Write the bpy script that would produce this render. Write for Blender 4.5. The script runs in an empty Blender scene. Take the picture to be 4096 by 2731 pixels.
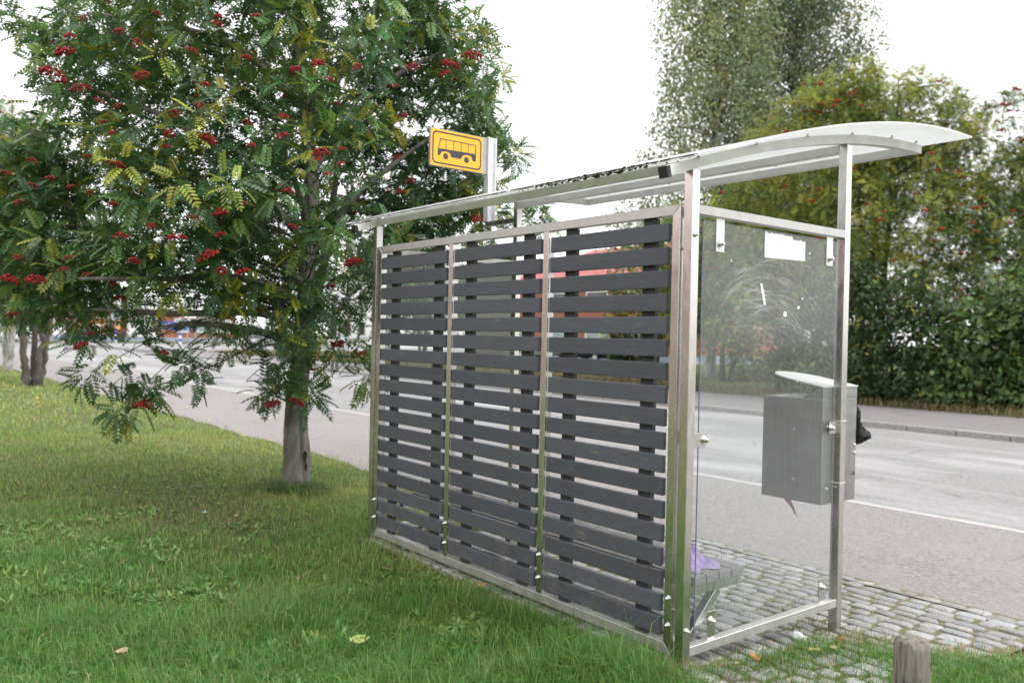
import bpy, bmesh, math, random
import numpy as np
from mathutils import Vector, Matrix
R = math.radians
rng = np.random.default_rng(7)
random.seed(7)
scene = bpy.context.scene
COL = scene.collection

# ------------------------------------------------------------------ camera
cam = bpy.data.cameras.new('camera'); camo = bpy.data.objects.new('camera', cam); COL.objects.link(camo)
cam.sensor_width = 36; cam.lens = 29.467; cam.clip_start = .05; cam.clip_end = 2000
camo.matrix_world = Matrix((((0.621548, -0.018192, 0.783165, 2.574857), (0.783076, -0.013231, -0.621785, -3.112967), (0.021673, 0.999747, 0.006022, 1.600000), (0.000000, 0.000000, 0.000000, 1.000000))))
cam.dof.use_dof = True; cam.dof.focus_distance = 4.6; cam.dof.aperture_fstop = 2.2
scene.camera = camo
CAM = Vector((2.5749, -3.113, 1.6))

# ------------------------------------------------------------------ light
SUN_EL, SUN_AZ = R(52), R(40)          # azimuth measured from +X towards +Y
w = bpy.data.worlds.new('World'); scene.world = w; w.use_nodes = True
nt = w.node_tree; N = nt.nodes; L = nt.links
for n in list(N): N.remove(n)
out = N.new('ShaderNodeOutputWorld'); bg = N.new('ShaderNodeBackground')
sky = N.new('ShaderNodeTexSky'); sky.sky_type = 'NISHITA'; sky.sun_disc = False
sky.sun_elevation = SUN_EL; sky.sun_rotation = R(90) - SUN_AZ
hs = N.new('ShaderNodeHueSaturation'); hs.inputs['Saturation'].default_value = .12
tc = N.new('ShaderNodeTexCoord'); sx = N.new('ShaderNodeSeparateXYZ'); mr = N.new('ShaderNodeMapRange')
mr.inputs[1].default_value = 0; mr.inputs[2].default_value = 1; mr.inputs[3].default_value = 6.8; mr.inputs[4].default_value = 9.6
ov = N.new('ShaderNodeMix'); ov.data_type = 'RGBA'; ov.inputs['Factor'].default_value = .9
mul = N.new('ShaderNodeMix'); mul.data_type = 'RGBA'; mul.blend_type = 'MULTIPLY'; mul.inputs['Factor'].default_value = 1
mul.inputs[6].default_value = (.985, .99, 1.0, 1)
L.new(sky.outputs[0], hs.inputs['Color']); L.new(tc.outputs['Generated'], sx.inputs[0]); L.new(sx.outputs['Z'], mr.inputs[0])
L.new(mr.outputs[0], mul.inputs[7]); L.new(hs.outputs[0], ov.inputs[6]); L.new(mul.outputs[2], ov.inputs[7])
L.new(ov.outputs[2], bg.inputs['Color']); bg.inputs['Strength'].default_value = .12
L.new(bg.outputs[0], out.inputs[0])
sd = bpy.data.lights.new('sun', 'SUN'); sd.energy = .9; sd.angle = R(25); sd.color = (1, .97, .93)
so = bpy.data.objects.new('sun', sd); COL.objects.link(so)
sv = Vector((math.cos(SUN_EL)*math.cos(SUN_AZ), math.cos(SUN_EL)*math.sin(SUN_AZ), math.sin(SUN_EL)))
so.rotation_euler = sv.to_track_quat('Z', 'Y').to_euler()
vs = scene.view_settings; vs.view_transform = 'Standard'; vs.look = 'None'; vs.exposure = 1.1; vs.gamma = 1
scene.display_settings.display_device = 'sRGB'
try:
    scene.cycles.use_denoising = True
except Exception: pass
scene.cycles.max_bounces = 8; scene.cycles.transparent_max_bounces = 12
scene.cycles.sample_clamp_indirect = 6

# ------------------------------------------------------------------ materials
def mat(name, col=(.5, .5, .5), rough=.6, metal=0., spec=.5):
    m = bpy.data.materials.new(name); m.use_nodes = True
    b = m.node_tree.nodes['Principled BSDF']
    b.inputs['Base Color'].default_value = (*col, 1); b.inputs['Roughness'].default_value = rough
    b.inputs['Metallic'].default_value = metal; b.inputs['Specular IOR Level'].default_value = spec
    return m
def nd(m, t): return m.node_tree.nodes.new(t)
def lk(m, a, b): m.node_tree.links.new(a, b)
def bsdf(m): return m.node_tree.nodes['Principled BSDF']
def coord(m, scale=(1, 1, 1), kind='Object', rot=(0, 0, 0)):
    c = nd(m, 'ShaderNodeTexCoord'); mp = nd(m, 'ShaderNodeMapping')
    mp.inputs['Scale'].default_value = scale; mp.inputs['Rotation'].default_value = rot
    if kind == 'World':
        g = nd(m, 'ShaderNodeNewGeometry'); lk(m, g.outputs['Position'], mp.inputs[0])
    else: lk(m, c.outputs[kind], mp.inputs[0])
    return mp.outputs[0]
def noise(m, vec, scale, detail=4, rough=.55, dist=0):
    n = nd(m, 'ShaderNodeTexNoise'); n.inputs['Scale'].default_value = scale; n.inputs['Detail'].default_value = detail
    n.inputs['Roughness'].default_value = rough; n.inputs['Distortion'].default_value = dist
    lk(m, vec, n.inputs['Vector']); return n.outputs['Fac']
def ramp(m, fac, stops):
    r = nd(m, 'ShaderNodeValToRGB'); e = r.color_ramp.elements
    while len(e) < len(stops): e.new(.5)
    for k, (p, c) in enumerate(stops):
        e[k].position = p; e[k].color = (*c, 1) if len(c) == 3 else c
    lk(m, fac, r.inputs[0]); return r.outputs[0]
def mixc(m, fac, a, b, mode='MIX'):
    x = nd(m, 'ShaderNodeMix'); x.data_type = 'RGBA'; x.blend_type = mode
    for s, v in ((x.inputs[0], fac), (x.inputs[6], a), (x.inputs[7], b)):
        if isinstance(v, (int, float)): s.default_value = v
        elif isinstance(v, tuple): s.default_value = (*v, 1)
        else: lk(m, v, s)
    return x.outputs[2]
def bump(m, h, strength=.3, dist=.01):
    b = nd(m, 'ShaderNodeBump'); b.inputs['Strength'].default_value = strength; b.inputs['Distance'].default_value = dist
    lk(m, h, b.inputs['Height']); lk(m, b.outputs[0], bsdf(m).inputs['Normal'])
def noisy(name, c1, c2, scale=4, rough=.7, metal=0, bs=.2, bd=.005, detail=6, kind='World', sc=(1, 1, 1), lo=.35, hi=.65, spec=.4):
    m = mat(name, c1, rough, metal, spec); v = coord(m, sc, kind)
    f = noise(m, v, scale, detail); lk(m, ramp(m, f, [(lo, c1), (hi, c2)]), bsdf(m).inputs['Base Color'])
    if bs: bump(m, noise(m, v, scale*4, 4), bs, bd)
    return m
def tone_mat(name, rough=.5, trans=.3, spec=.35):
    m = mat(name, (.1, .2, .05), rough, 0, spec)
    a = nd(m, 'ShaderNodeAttribute'); a.attribute_name = 'Tone'
    lk(m, a.outputs['Color'], bsdf(m).inputs['Base Color'])
    if trans:
        t = nd(m, 'ShaderNodeBsdfTranslucent'); mx = nd(m, 'ShaderNodeMixShader'); mx.inputs[0].default_value = trans
        h = nd(m, 'ShaderNodeHueSaturation'); h.inputs['Value'].default_value = 1.5; h.inputs['Hue'].default_value = .49
        lk(m, a.outputs['Color'], h.inputs['Color']); lk(m, h.outputs[0], t.inputs['Color'])
        o = m.node_tree.nodes['Material Output']
        lk(m, bsdf(m).outputs[0], mx.inputs[1]); lk(m, t.outputs[0], mx.inputs[2]); lk(m, mx.outputs[0], o.inputs[0])
    return m
M = {}
# brushed stainless steel
def steel_mat(name, col, rough):
    m = mat(name, col, rough, 1.0); v = coord(m, (3, 3, 1.2), 'World')
    f = noise(m, v, 6, 5); lk(m, ramp(m, f, [(.3, (rough-.06,)*3), (.7, (rough+.1,)*3)]), bsdf(m).inputs['Roughness'])
    v2 = coord(m, (1, 1, 1), 'World'); g = noise(m, v2, 9, 5)
    lk(m, ramp(m, g, [(.3, tuple(c*.93 for c in col)), (.6, col)]), bsdf(m).inputs['Base Color'])
    return m
M['steel'] = steel_mat('brushed_steel', (.67, .645, .625), .24)
M['steel_h'] = steel_mat('cross_brushed_steel', (.60, .59, .575), .56)
def bin_mat():
    m = mat('bin_steel', (.4, .4, .4), .4, 1.0); v = coord(m, (1.2, 1.2, 5), 'World'); f = noise(m, v, 3.2, 8, .65, .6); g = noise(m, coord(m, (30, 30, 2), 'World'), 2, 4)
    c = mixc(m, .6, ramp(m, f, [(.3, (.26, .258, .255)), (.7, (.46, .455, .45))]), ramp(m, g, [(.3, (.30, .298, .295)), (.7, (.44, .435, .43))]))
    lk(m, c, bsdf(m).inputs['Base Color']); lk(m, ramp(m, f, [(.3, (.30,)*3), (.7, (.5,)*3)]), bsdf(m).inputs['Roughness']); bump(m, noise(m, coord(m, (1, 1, 1), 'World'), 5, 3), .06, .01)
    return m
M['steel_bin'] = bin_mat()
M['chrome'] = mat('bolt_chrome', (.8, .8, .8), .16, 1)
M['dark_wood'] = None
def slat_mat():
    m = mat('grey_painted_wood', (.07, .075, .085), .55, 0, .4)
    v = coord(m, (3, 30, 45), 'World'); f = noise(m, v, 3, 6, .6)
    base = ramp(m, f, [(.3, (.066, .072, .089)), (.7, (.089, .096, .116))])
    k = noise(m, coord(m, (5, 5, 11), 'World'), 2.2, 3)
    base = mixc(m, ramp(m, k, [(.70, (0, 0, 0)), (.78, (1, 1, 1))]), base, (.045, .045, .05))
    k2 = noise(m, coord(m, (3, 3, 60), 'World'), 3.0, 4)
    k3 = noise(m, coord(m, (4.4, 4, 6.1), 'World'), 1.4, 2)
    mk = mixc(m, 1., ramp(m, k2, [(.56, (0, 0, 0)), (.64, (1, 1, 1))]), ramp(m, k3, [(.55, (0, 0, 0)), (.66, (1, 1, 1))]), 'MULTIPLY')
    base = mixc(m, mk, base, (.19, .16, .12))
    sz = nd(m, 'ShaderNodeSeparateXYZ'); lk(m, coord(m, (1, 1, 1), 'World'), sz.inputs[0])
    low = ramp(m, sz.outputs['Z'], [(.1, (.55, .55, .55)), (.6, (0, 0, 0))])
    spl = mixc(m, 1., low, ramp(m, noise(m, coord(m, (1, 1, 1), 'World'), 9, 6, .7), [(.45, (0, 0, 0)), (.7, (1, 1, 1))]), 'MULTIPLY')
    base = mixc(m, spl, base, (.17, .155, .125))
    oi = nd(m, 'ShaderNodeObjectInfo')
    base = mixc(m, 1., base, ramp(m, oi.outputs['Random'], [(0, (.86, .86, .86)), (1, (1.12, 1.12, 1.12))]), 'MULTIPLY')
    lk(m, base, bsdf(m).inputs['Base Color']); bump(m, f, .25, .0012)
    return m
M['slat'] = slat_mat()
M['batten'] = noisy('dark_batten_wood', (.03, .03, .035), (.05, .05, .055), 20, .6)
M['black'] = mat('black_plastic', (.015, .015, .017), .45)
M['rail_white'] = noisy('white_coated_tube', (.62, .62, .61), (.72, .72, .71), 8, .4, 0, .03, .001)
def sheet_mat():
    m = mat('opal_polycarbonate', (.82, .84, .85), .25, 0, .5)
    b = bsdf(m)
    v = coord(m, (1, 1, 1), 'World'); wv = nd(m, 'ShaderNodeTexWave'); wv.wave_type = 'BANDS'; wv.bands_direction = 'X'
    wv.inputs['Scale'].default_value = 14; lk(m, v, wv.inputs['Vector'])
    d = noise(m, coord(m, (1, 3, 1), 'World'), 2.5, 6)
    c = mixc(m, ramp(m, d, [(.52, (0, 0, 0)), (.75, (.5, .5, .5))]), (.90, .91, .91), (.74, .74, .69))
    c = mixc(m, .06, c, wv.outputs['Color'], 'MULTIPLY'); lk(m, c, b.inputs['Base Color'])
    t = nd(m, 'ShaderNodeBsdfTranslucent'); lk(m, c, t.inputs[0]); mx = nd(m, 'ShaderNodeMixShader'); mx.inputs[0].default_value = .5
    lk(m, b.outputs[0], mx.inputs[1]); lk(m, t.outputs[0], mx.inputs[2])
    tr = nd(m, 'ShaderNodeBsdfTransparent'); mx2 = nd(m, 'ShaderNodeMixShader'); mx2.inputs[0].default_value = .04
    lk(m, mx.outputs[0], mx2.inputs[1]); lk(m, tr.outputs[0], mx2.inputs[2]); lk(m, mx2.outputs[0], m.node_tree.nodes['Material Output'].inputs[0])
    return m
M['sheet'] = sheet_mat()
def glass_mat(name, haze):
    m = bpy.data.materials.new(name); m.use_nodes = True; nt = m.node_tree
    for n in list(nt.nodes): nt.nodes.remove(n)
    o = nd(m, 'ShaderNodeOutputMaterial'); tr = nd(m, 'ShaderNodeBsdfTransparent'); tr.inputs[0].default_value = (.95, .97, .97, 1)
    df = nd(m, 'ShaderNodeBsdfDiffuse'); df.inputs[0].default_value = (.62, .63, .65, 1)
    gl = nd(m, 'ShaderNodeBsdfGlossy'); gl.inputs['Roughness'].default_value = .12; gl.inputs[0].default_value = (.9, .9, .9, 1)
    lw = nd(m, 'ShaderNodeLayerWeight'); lw.inputs[0].default_value = .5; pw = nd(m, 'ShaderNodeMath'); pw.operation = 'POWER'; pw.inputs[1].default_value = 4; fr = nd(m, 'ShaderNodeMath'); fr.operation = 'MULTIPLY_ADD'; fr.inputs[1].default_value = .4; fr.inputs[2].default_value = .025; lk(m, lw.outputs['Facing'], pw.inputs[0]); lk(m, pw.outputs[0], fr.inputs[0])
    v = coord(m, (1, 1, 1), 'World'); f = noise(m, v, 3.0, 8, .65)
    hz = ramp(m, f, [(.3, (haze*.75,)*3), (.8, (haze*1.35,)*3)])
    a = nd(m, 'ShaderNodeMixShader'); b = nd(m, 'ShaderNodeMixShader')
    lk(m, fr.outputs[0], a.inputs[0]); lk(m, tr.outputs[0], a.inputs[1]); lk(m, gl.outputs[0], a.inputs[2])
    lk(m, hz, b.inputs[0]); lk(m, a.outputs[0], b.inputs[1]); lk(m, df.outputs[0], b.inputs[2]); lk(m, b.outputs[0], o.inputs[0])
    return m
M['glass'] = glass_mat('hazy_acrylic', .066)
M['edge'] = mat('acrylic_edge', (.17, .19, .30), .3)
def film(name, col, op):
    m = bpy.data.materials.new(name); m.use_nodes = True; nt = m.node_tree
    for n in list(nt.nodes): nt.nodes.remove(n)
    o = nd(m, 'ShaderNodeOutputMaterial'); tr = nd(m, 'ShaderNodeBsdfTransparent')
    df = nd(m, 'ShaderNodeBsdfDiffuse'); df.inputs[0].default_value = (*col, 1); mx = nd(m, 'ShaderNodeMixShader')
    f = noise(m, coord(m, (1, 1, 1), 'World'), 6, 3)
    lk(m, ramp(m, f, [(.3, (op*.1,)*3), (.7, (op,)*3)]), mx.inputs[0])
    lk(m, tr.outputs[0], mx.inputs[1]); lk(m, df.outputs[0], mx.inputs[2]); lk(m, mx.outputs[0], o.inputs[0])
    return m
M['scratch'] = film('scratch_white', (.85, .87, .9), .34)
M['paper'] = noisy('white_paper', (.74, .74, .78), (.80, .80, .84), 6, .8, 0, .1, .001)
M['moss'] = noisy('roof_moss', (.018, .03, .008), (.06, .075, .02), 60, .95)
M['dirt'] = noisy('dark_dirt', (.03, .027, .02), (.12, .11, .08), 60, .95)
M['cloth'] = noisy('lilac_cloth', (.36, .27, .50), (.44, .33, .58), 8, .85, 0, .1, .002)
M['bench_wood'] = noisy('weathered_grey_wood', (.17, .155, .15), (.30, .285, .27), 3, .8, 0, .4, .002, 6, 'World', (3, 30, 20))
M['bollard'] = None
M['bag'] = mat('black_bag', (.012, .014, .016), .28)
M['orange'] = mat('sign_orange', (.83, .40, .015), .4)
M['sign_black'] = mat('sign_black', (.028, .028, .04), .45)
M['sign_grey'] = noisy('sign_grey', (.30, .31, .34), (.36, .37, .40), 10, .5)
M['zinc'] = noisy('galvanised_zinc', (.72, .72, .73), (.8, .8, .81), 20, .35, .3, .03, .001)
M['board'] = noisy('grey_board', (.30, .29, .26), (.36, .35, .31), 3, .6, 0, .05, .001)

def asphalt(name, c1, c2, patch=None):
    m = mat(name, c1, .85, 0, .3); v = coord(m, (1, 1, 1), 'World')
    f = noise(m, v, 24, 9, .85); c = ramp(m, f, [(.34, tuple(x*.35 for x in c1)), (.47, c1), (.54, c2), (.68, tuple(min(1, x*1.9) for x in c2))])
    g = noise(m, v, .9, 6, .6); c = mixc(m, ramp(m, g, [(.38, (0, 0, 0)), (.66, (.6, .6, .6))]), c, c2)
    if patch:
        p = noise(m, coord(m, (.22, .75, 1), 'World'), .8, 8, .66, .6)
        c = mixc(m, ramp(m, p, [(.46, (0, 0, 0)), (.66, (.8, .8, .8))]), c, patch)
        d = noise(m, coord(m, (.5, .9, 1), 'World'), .9, 9, .72, 1.4)
        c = mixc(m, ramp(m, d, [(.60, (0, 0, 0)), (.68, (.5, .5, .5))]), c, tuple(x*.62 for x in c1))
    vo = nd(m, 'ShaderNodeTexVoronoi'); vo.feature = 'DISTANCE_TO_EDGE'; vo.inputs['Scale'].default_value = .55
    ds_ = nd(m, 'ShaderNodeMix'); ds_.data_type = 'VECTOR'; ds_.inputs['Factor'].default_value = .12; nn = nd(m, 'ShaderNodeTexNoise'); nn.inputs['Scale'].default_value = 1.7; nn.inputs['Detail'].default_value = 6
    lk(m, v, nn.inputs['Vector']); lk(m, v, ds_.inputs[4]); lk(m, nn.outputs['Color'], ds_.inputs[5]); lk(m, ds_.outputs[1], vo.inputs['Vector'])
    ck = mixc(m, 1., ramp(m, vo.outputs['Distance'], [(.004, (.55, .55, .55)), (.010, (0, 0, 0))]), ramp(m, noise(m, v, .35, 3), [(.5, (0, 0, 0)), (.6, (1, 1, 1))]), 'MULTIPLY')
    c = mixc(m, ck, c, tuple(x*.3 for x in c1))
    lk(m, c, bsdf(m).inputs['Base Color']); bump(m, f, .5, .004)
    return m
M['footway'] = asphalt('footway_asphalt', (.205, .187, .184), (.25, .232, .228))
M['road'] = asphalt('road_asphalt', (.205, .198, .198), (.24, .232, .232), (.37, .365, .365))
M['pavement'] = asphalt('pavement_asphalt', (.17, .158, .158), (.20, .187, .187))
M['kerb'] = noisy('kerb_granite', (.22, .21, .20), (.32, .31, .30), 25, .8)
M['kerb_line'] = noisy('kerb_pale_concrete', (.28, .27, .24), (.40, .39, .36), 6, .8)
def lawn_mat():
    m = mat('lawn_soil', (.05, .06, .02), .95, 0, .2); v = coord(m, (1, 1, 1), 'World')
    c = ramp(m, noise(m, v, 40, 5), [(.3, (.045, .05, .022)), (.55, (.10, .13, .042)), (.75, (.16, .155, .075))])
    c2 = ramp(m, noise(m, v, .8, 4), [(.35, (.75, .8, .7)), (.65, (1.25, 1.15, 1.0))])
    lk(m, mixc(m, 1., c, c2, 'MULTIPLY'), bsdf(m).inputs['Base Color']); bump(m, noise(m, v, 60, 3), .6, .01)
    return m
M['lawn'] = lawn_mat()
M['joint'] = noisy('mossy_joint', (.10, .105, .035), (.20, .18, .10), 20, .95, 0, .5, .01)
M['cobble'] = None
def cobble_mat():
    m = mat('granite_sett', (.35, .35, .36), .75, 0, .35)
    a = nd(m, 'ShaderNodeAttribute'); a.attribute_name = 'Tone'
    v = coord(m, (1, 1, 1), 'World'); f = noise(m, v, 90, 4)
    c = mixc(m, 1., a.outputs['Color'], ramp(m, f, [(.3, (.62, .62, .62)), (.55, (1, 1, 1)), (.75, (1.25, 1.25, 1.25))]), 'MULTIPLY')
    g = noise(m, v, 5, 5); c = mixc(m, ramp(m, g, [(.55, (0, 0, 0)), (.75, (.5, .5, .5))]), c, (.16, .145, .11))
    lk(m, c, bsdf(m).inputs['Base Color']); bump(m, noise(m, v, 28, 5), .5, .008)
    return m
M['cobble'] = cobble_mat()
def brick_mat():
    m = mat('red_brick', (.32, .12, .08), .85, 0, .2); b = nd(m, 'ShaderNodeTexBrick')
    b.inputs['Color1'].default_value = (.36, .14, .085, 1); b.inputs['Color2'].default_value = (.30, .115, .075, 1); b.inputs['Mortar'].default_value = (.30, .2, .16, 1)
    b.inputs['Scale'].default_value = 4.5; b.inputs['Mortar Size'].default_value = .012
    c = nd(m, 'ShaderNodeTexCoord'); s = nd(m, 'ShaderNodeSeparateXYZ'); k = nd(m, 'ShaderNodeCombineXYZ'); ad = nd(m, 'ShaderNodeMath'); ad.operation = 'ADD'
    lk(m, c.outputs['Object'], s.inputs[0]); lk(m, s.outputs[0], ad.inputs[0]); lk(m, s.outputs[1], ad.inputs[1]); lk(m, ad.outputs[0], k.inputs[0]); lk(m, s.outputs[2], k.inputs[1])
    lk(m, k.outputs[0], b.inputs['Vector']); lk(m, b.outputs[0], bsdf(m).inputs['Base Color'])
    return m
M['brick'] = brick_mat()
M['red_roof'] = noisy('red_metal_roof', (.30, .045, .04), (.36, .07, .06), 2, .5)
M['white_paint'] = noisy('white_paint', (.70, .70, .69), (.78, .78, .77), 4, .6)
M['plinth'] = noisy('blue_grey_plinth', (.28, .33, .40), (.34, .38, .44), 4, .7)
M['window'] = mat('dark_window_glass', (.02, .03, .035), .08, 0, .8)
M['window_pale'] = mat('pale_window', (.25, .32, .32), .15, 0, .8)
M['plaster'] = noisy('pink_plaster', (.42, .345, .31), (.47, .39, .35), 2, .9)
M['wine'] = mat('wine_red_panel', (.17, .035, .05), .5)
M['brown_panel'] = noisy('brown_panel', (.42, .13, .04), (.5, .17, .06), 3, .6)
M['amber'] = mat('amber_panel', (.75, .38, .10), .5)
M['blue'] = mat('road_sign_blue', (.03, .08, .55), .4)
M['sign_white'] = mat('sign_white', (.75, .75, .75), .5)
M['pole'] = noisy('grey_pole', (.42, .43, .44), (.5, .51, .52), 4, .5, .3)
M['darkgreen'] = mat('dark_green_plastic', (.02, .04, .025), .5)
M['tyre'] = mat('tyre_rubber', (.015, .015, .015), .8)
M['rim'] = mat('alloy_rim', (.5, .5, .5), .3, .8)
M['lamp_red'] = mat('tail_lamp', (.4, .02, .02), .3)
M['lamp_clear'] = mat('head_lamp', (.6, .6, .6), .15)
def bark_mat(name, c1, c2, c3, lent=True):
    m = mat(name, c1, .85, 0, .2); v = coord(m, (1, 1, 1), 'World')
    f = noise(m, coord(m, (6, 6, 2), 'World'), 3, 6, .6)
    c = ramp(m, f, [(.3, c1), (.55, c2), (.75, c3)])
    if lent:
        l = noise(m, coord(m, (7, 7, 55), 'World'), 2.2, 4)
        c = mixc(m, ramp(m, l, [(.60, (0, 0, 0)), (.70, (.7, .7, .7))]), c, tuple(x*.45 for x in c1))
    lk(m, c, bsdf(m).inputs['Base Color']); bump(m, noise(m, coord(m, (10, 10, 5), 'World'), 7, 6), .7, .012)
    return m
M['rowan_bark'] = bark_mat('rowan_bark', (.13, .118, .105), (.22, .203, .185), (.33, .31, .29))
M['dark_rowan'] = bark_mat('dark_rowan_bark', (.06, .052, .045), (.12, .106, .094), (.17, .155, .14))  # darker bark tone for the many-stemmed rowan on the left verge
M['twig'] = noisy('twig_bark', (.035, .03, .026), (.07, .06, .05), 10, .9)
M['birch_bark'] = bark_mat('birch_bark', (.12, .11, .10), (.4, .39, .37), (.5, .49, .47))
M['dark_bark'] = bark_mat('dark_bark', (.03, .026, .022), (.06, .05, .045), (.09, .08, .07), False)
M['wound'] = noisy('bark_wound', (.03, .026, .022), (.10, .088, .074), 20, .95)
M['leaf'] = tone_mat('rowan_leaf', .42, .24, .45)
M['far_leaf'] = tone_mat('distant_leaf', .5, .3, .3)
M['grass'] = tone_mat('grass_blade', .5, .3, .3)
M['weed'] = tone_mat('weed_leaf', .5, .25, .3)
def berry_mat():
    m = mat('rowan_berry', (.3, .02, .015), .35, 0, .3); v = coord(m, (1, 1, 1), 'World')
    lk(m, ramp(m, noise(m, v, 25, 2), [(.35, (.17, .005, .007)), (.65, (.31, .011, .010))]), bsdf(m).inputs['Base Color'])
    return m
M['berry'] = berry_mat()
M['berry_far'] = mat('orange_red_berry', (.30, .028, .008), .4, 0, .25)

# ------------------------------------------------------------------ helpers
def tag(o, label=None, cat=None, group=None, kind=None):
    if label: o['label'] = label
    if cat: o['category'] = cat
    if group: o['group'] = group
    if kind: o['kind'] = kind
    return o
def empty(name, loc=(0, 0, 0), rz=0):
    o = bpy.data.objects.new(name, None); COL.objects.link(o); o.location = loc; o.rotation_euler[2] = rz; o.empty_display_size = .2
    return o
def link(name, me, m, parent=None):
    o = bpy.data.objects.new(name, me); COL.objects.link(o)
    if m is not None and not me.materials: me.materials.append(m)
    if parent is not None: o.parent = parent
    return o
def obj(name, bm, m, parent=None, smooth=False):
    me = bpy.data.meshes.new(name); bm.to_mesh(me); bm.free()
    if smooth:
        for p in me.polygons: p.use_smooth = True
    return link(name, me, m, parent)
def box(bm, x0, x1, y0, y1, z0, z1, bev=0, seg=1, mtx=None):
    t = bmesh.new()
    vs = [t.verts.new((x, y, z)) for x in (x0, x1) for y in (y0, y1) for z in (z0, z1)]
    for f in ((0, 1, 3, 2), (4, 6, 7, 5), (0, 4, 5, 1), (2, 3, 7, 6), (0, 2, 6, 4), (1, 5, 7, 3)): t.faces.new([vs[i] for i in f])
    bmesh.ops.recalc_face_normals(t, faces=t.faces)
    if bev: bmesh.ops.bevel(t, geom=list(t.edges), offset=bev, segments=seg, affect='EDGES', profile=.6)
    if mtx is not None: bmesh.ops.transform(t, matrix=mtx, verts=t.verts)
    me = bpy.data.meshes.new('t'); t.to_mesh(me); t.free(); bm.from_mesh(me); bpy.data.meshes.remove(me)
def prism(bm, pts, axis, a0, a1):
    """closed polygon pts (2-D) extruded along axis from a0 to a1"""
    def P(p, a):
        return {'x': (a, p[0], p[1]), 'y': (p[0], a, p[1]), 'z': (p[0], p[1], a)}[axis]
    A = [bm.verts.new(P(p, a0)) for p in pts]; B = [bm.verts.new(P(p, a1)) for p in pts]
    fs = [bm.faces.new(A), bm.faces.new(B[::-1])]
    n = len(pts)
    for i in range(n): fs.append(bm.faces.new((A[i], B[i], B[(i+1) % n], A[(i+1) % n])))
    bmesh.ops.recalc_face_normals(bm, faces=fs)
def strip_prism(bm, lo, hi, x0, x1):
    """band between two polylines lo/hi in y-z, extruded along x"""
    n = len(lo); V = []
    for x in (x0, x1):
        V.append([[bm.verts.new((x, *p)) for p in lo], [bm.verts.new((x, *p)) for p in hi]])
    fs = []
    for i in range(n-1):
        for s in (0, 1): fs.append(bm.faces.new((V[s][0][i], V[s][0][i+1], V[s][1][i+1], V[s][1][i])))
        for r in (0, 1): fs.append(bm.faces.new((V[0][r][i], V[0][r][i+1], V[1][r][i+1], V[1][r][i])))
    for i in (0, n-1): fs.append(bm.faces.new((V[0][0][i], V[0][1][i], V[1][1][i], V[1][0][i])))
    bmesh.ops.recalc_face_normals(bm, faces=fs)
def cyl(bm, p, q, r0, r1=None, n=12, caps=True):
    r1 = r0 if r1 is None else r1
    p, q = Vector(p), Vector(q); d = (q-p).normalized(); a = d.orthogonal().normalized(); b = d.cross(a)
    A = [bm.verts.new(p+(a*math.cos(t)+b*math.sin(t))*r0) for t in [2*math.pi*i/n for i in range(n)]]
    B = [bm.verts.new(q+(a*math.cos(t)+b*math.sin(t))*r1) for t in [2*math.pi*i/n for i in range(n)]]
    for i in range(n):
        f = bm.faces.new((A[i], A[(i+1) % n], B[(i+1) % n], B[i])); f.smooth = True
    if caps: bm.faces.new(A[::-1]); bm.faces.new(B)
class NB:
    """numpy mesh collector with a per-vertex Tone colour"""
    def __init__(s): s.v = []; s.c = []; s.f = []; s.n = 0
    def add(s, v, f, c):
        v = np.asarray(v, np.float32).reshape(-1, 3); f = np.asarray(f, np.int64)
        s.v.append(v); s.f.append(f+s.n); c = np.asarray(c, np.float32)
        if c.ndim == 1: c = np.tile(c, (len(v), 1))
        s.c.append(c); s.n += len(v)
    def mesh(s, name, smooth=False):
        me = bpy.data.meshes.new(name); V = np.concatenate(s.v); C = np.concatenate(s.c)
        me.vertices.add(len(V)); me.vertices.foreach_set('co', V.ravel())
        tot = [f.shape[1] for f in s.f for _ in range(1)]
        nl = sum(f.size for f in s.f); npoly = sum(len(f) for f in s.f)
        me.loops.add(nl); me.loops.foreach_set('vertex_index', np.concatenate([f.ravel() for f in s.f]).astype(np.int32))
        sizes = np.concatenate([np.full(len(f), f.shape[1], np.int32) for f in s.f])
        me.polygons.add(npoly); me.polygons.foreach_set('loop_start', np.concatenate([[0], np.cumsum(sizes)[:-1]]).astype(np.int32))
        if smooth: me.polygons.foreach_set('use_smooth', np.ones(npoly, bool))
        me.update(calc_edges=True)
        a = me.color_attributes.new('Tone', 'FLOAT_COLOR', 'POINT')
        a.data.foreach_set('color', np.concatenate([C, np.ones((len(C), 1), np.float32)], 1).ravel())
        return me
    def build(s, name, m, parent=None, smooth=False): return link(name, s.mesh(name, smooth), m, parent)
def catmull(P, n=6):
    P = [np.array(p, float) for p in P]; Q = [2*P[0]-P[1]]+P+[2*P[-1]-P[-2]]; o = []
    for i in range(1, len(Q)-2):
        a, b, c, d = Q[i-1:i+3]
        for k in range(n):
            t = k/n; o.append(.5*((2*b)+(c-a)*t+(2*a-5*b+4*c-d)*t*t+(3*b-a-3*c+d)*t**3))
    o.append(P[-1]); return np.array(o)
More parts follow.
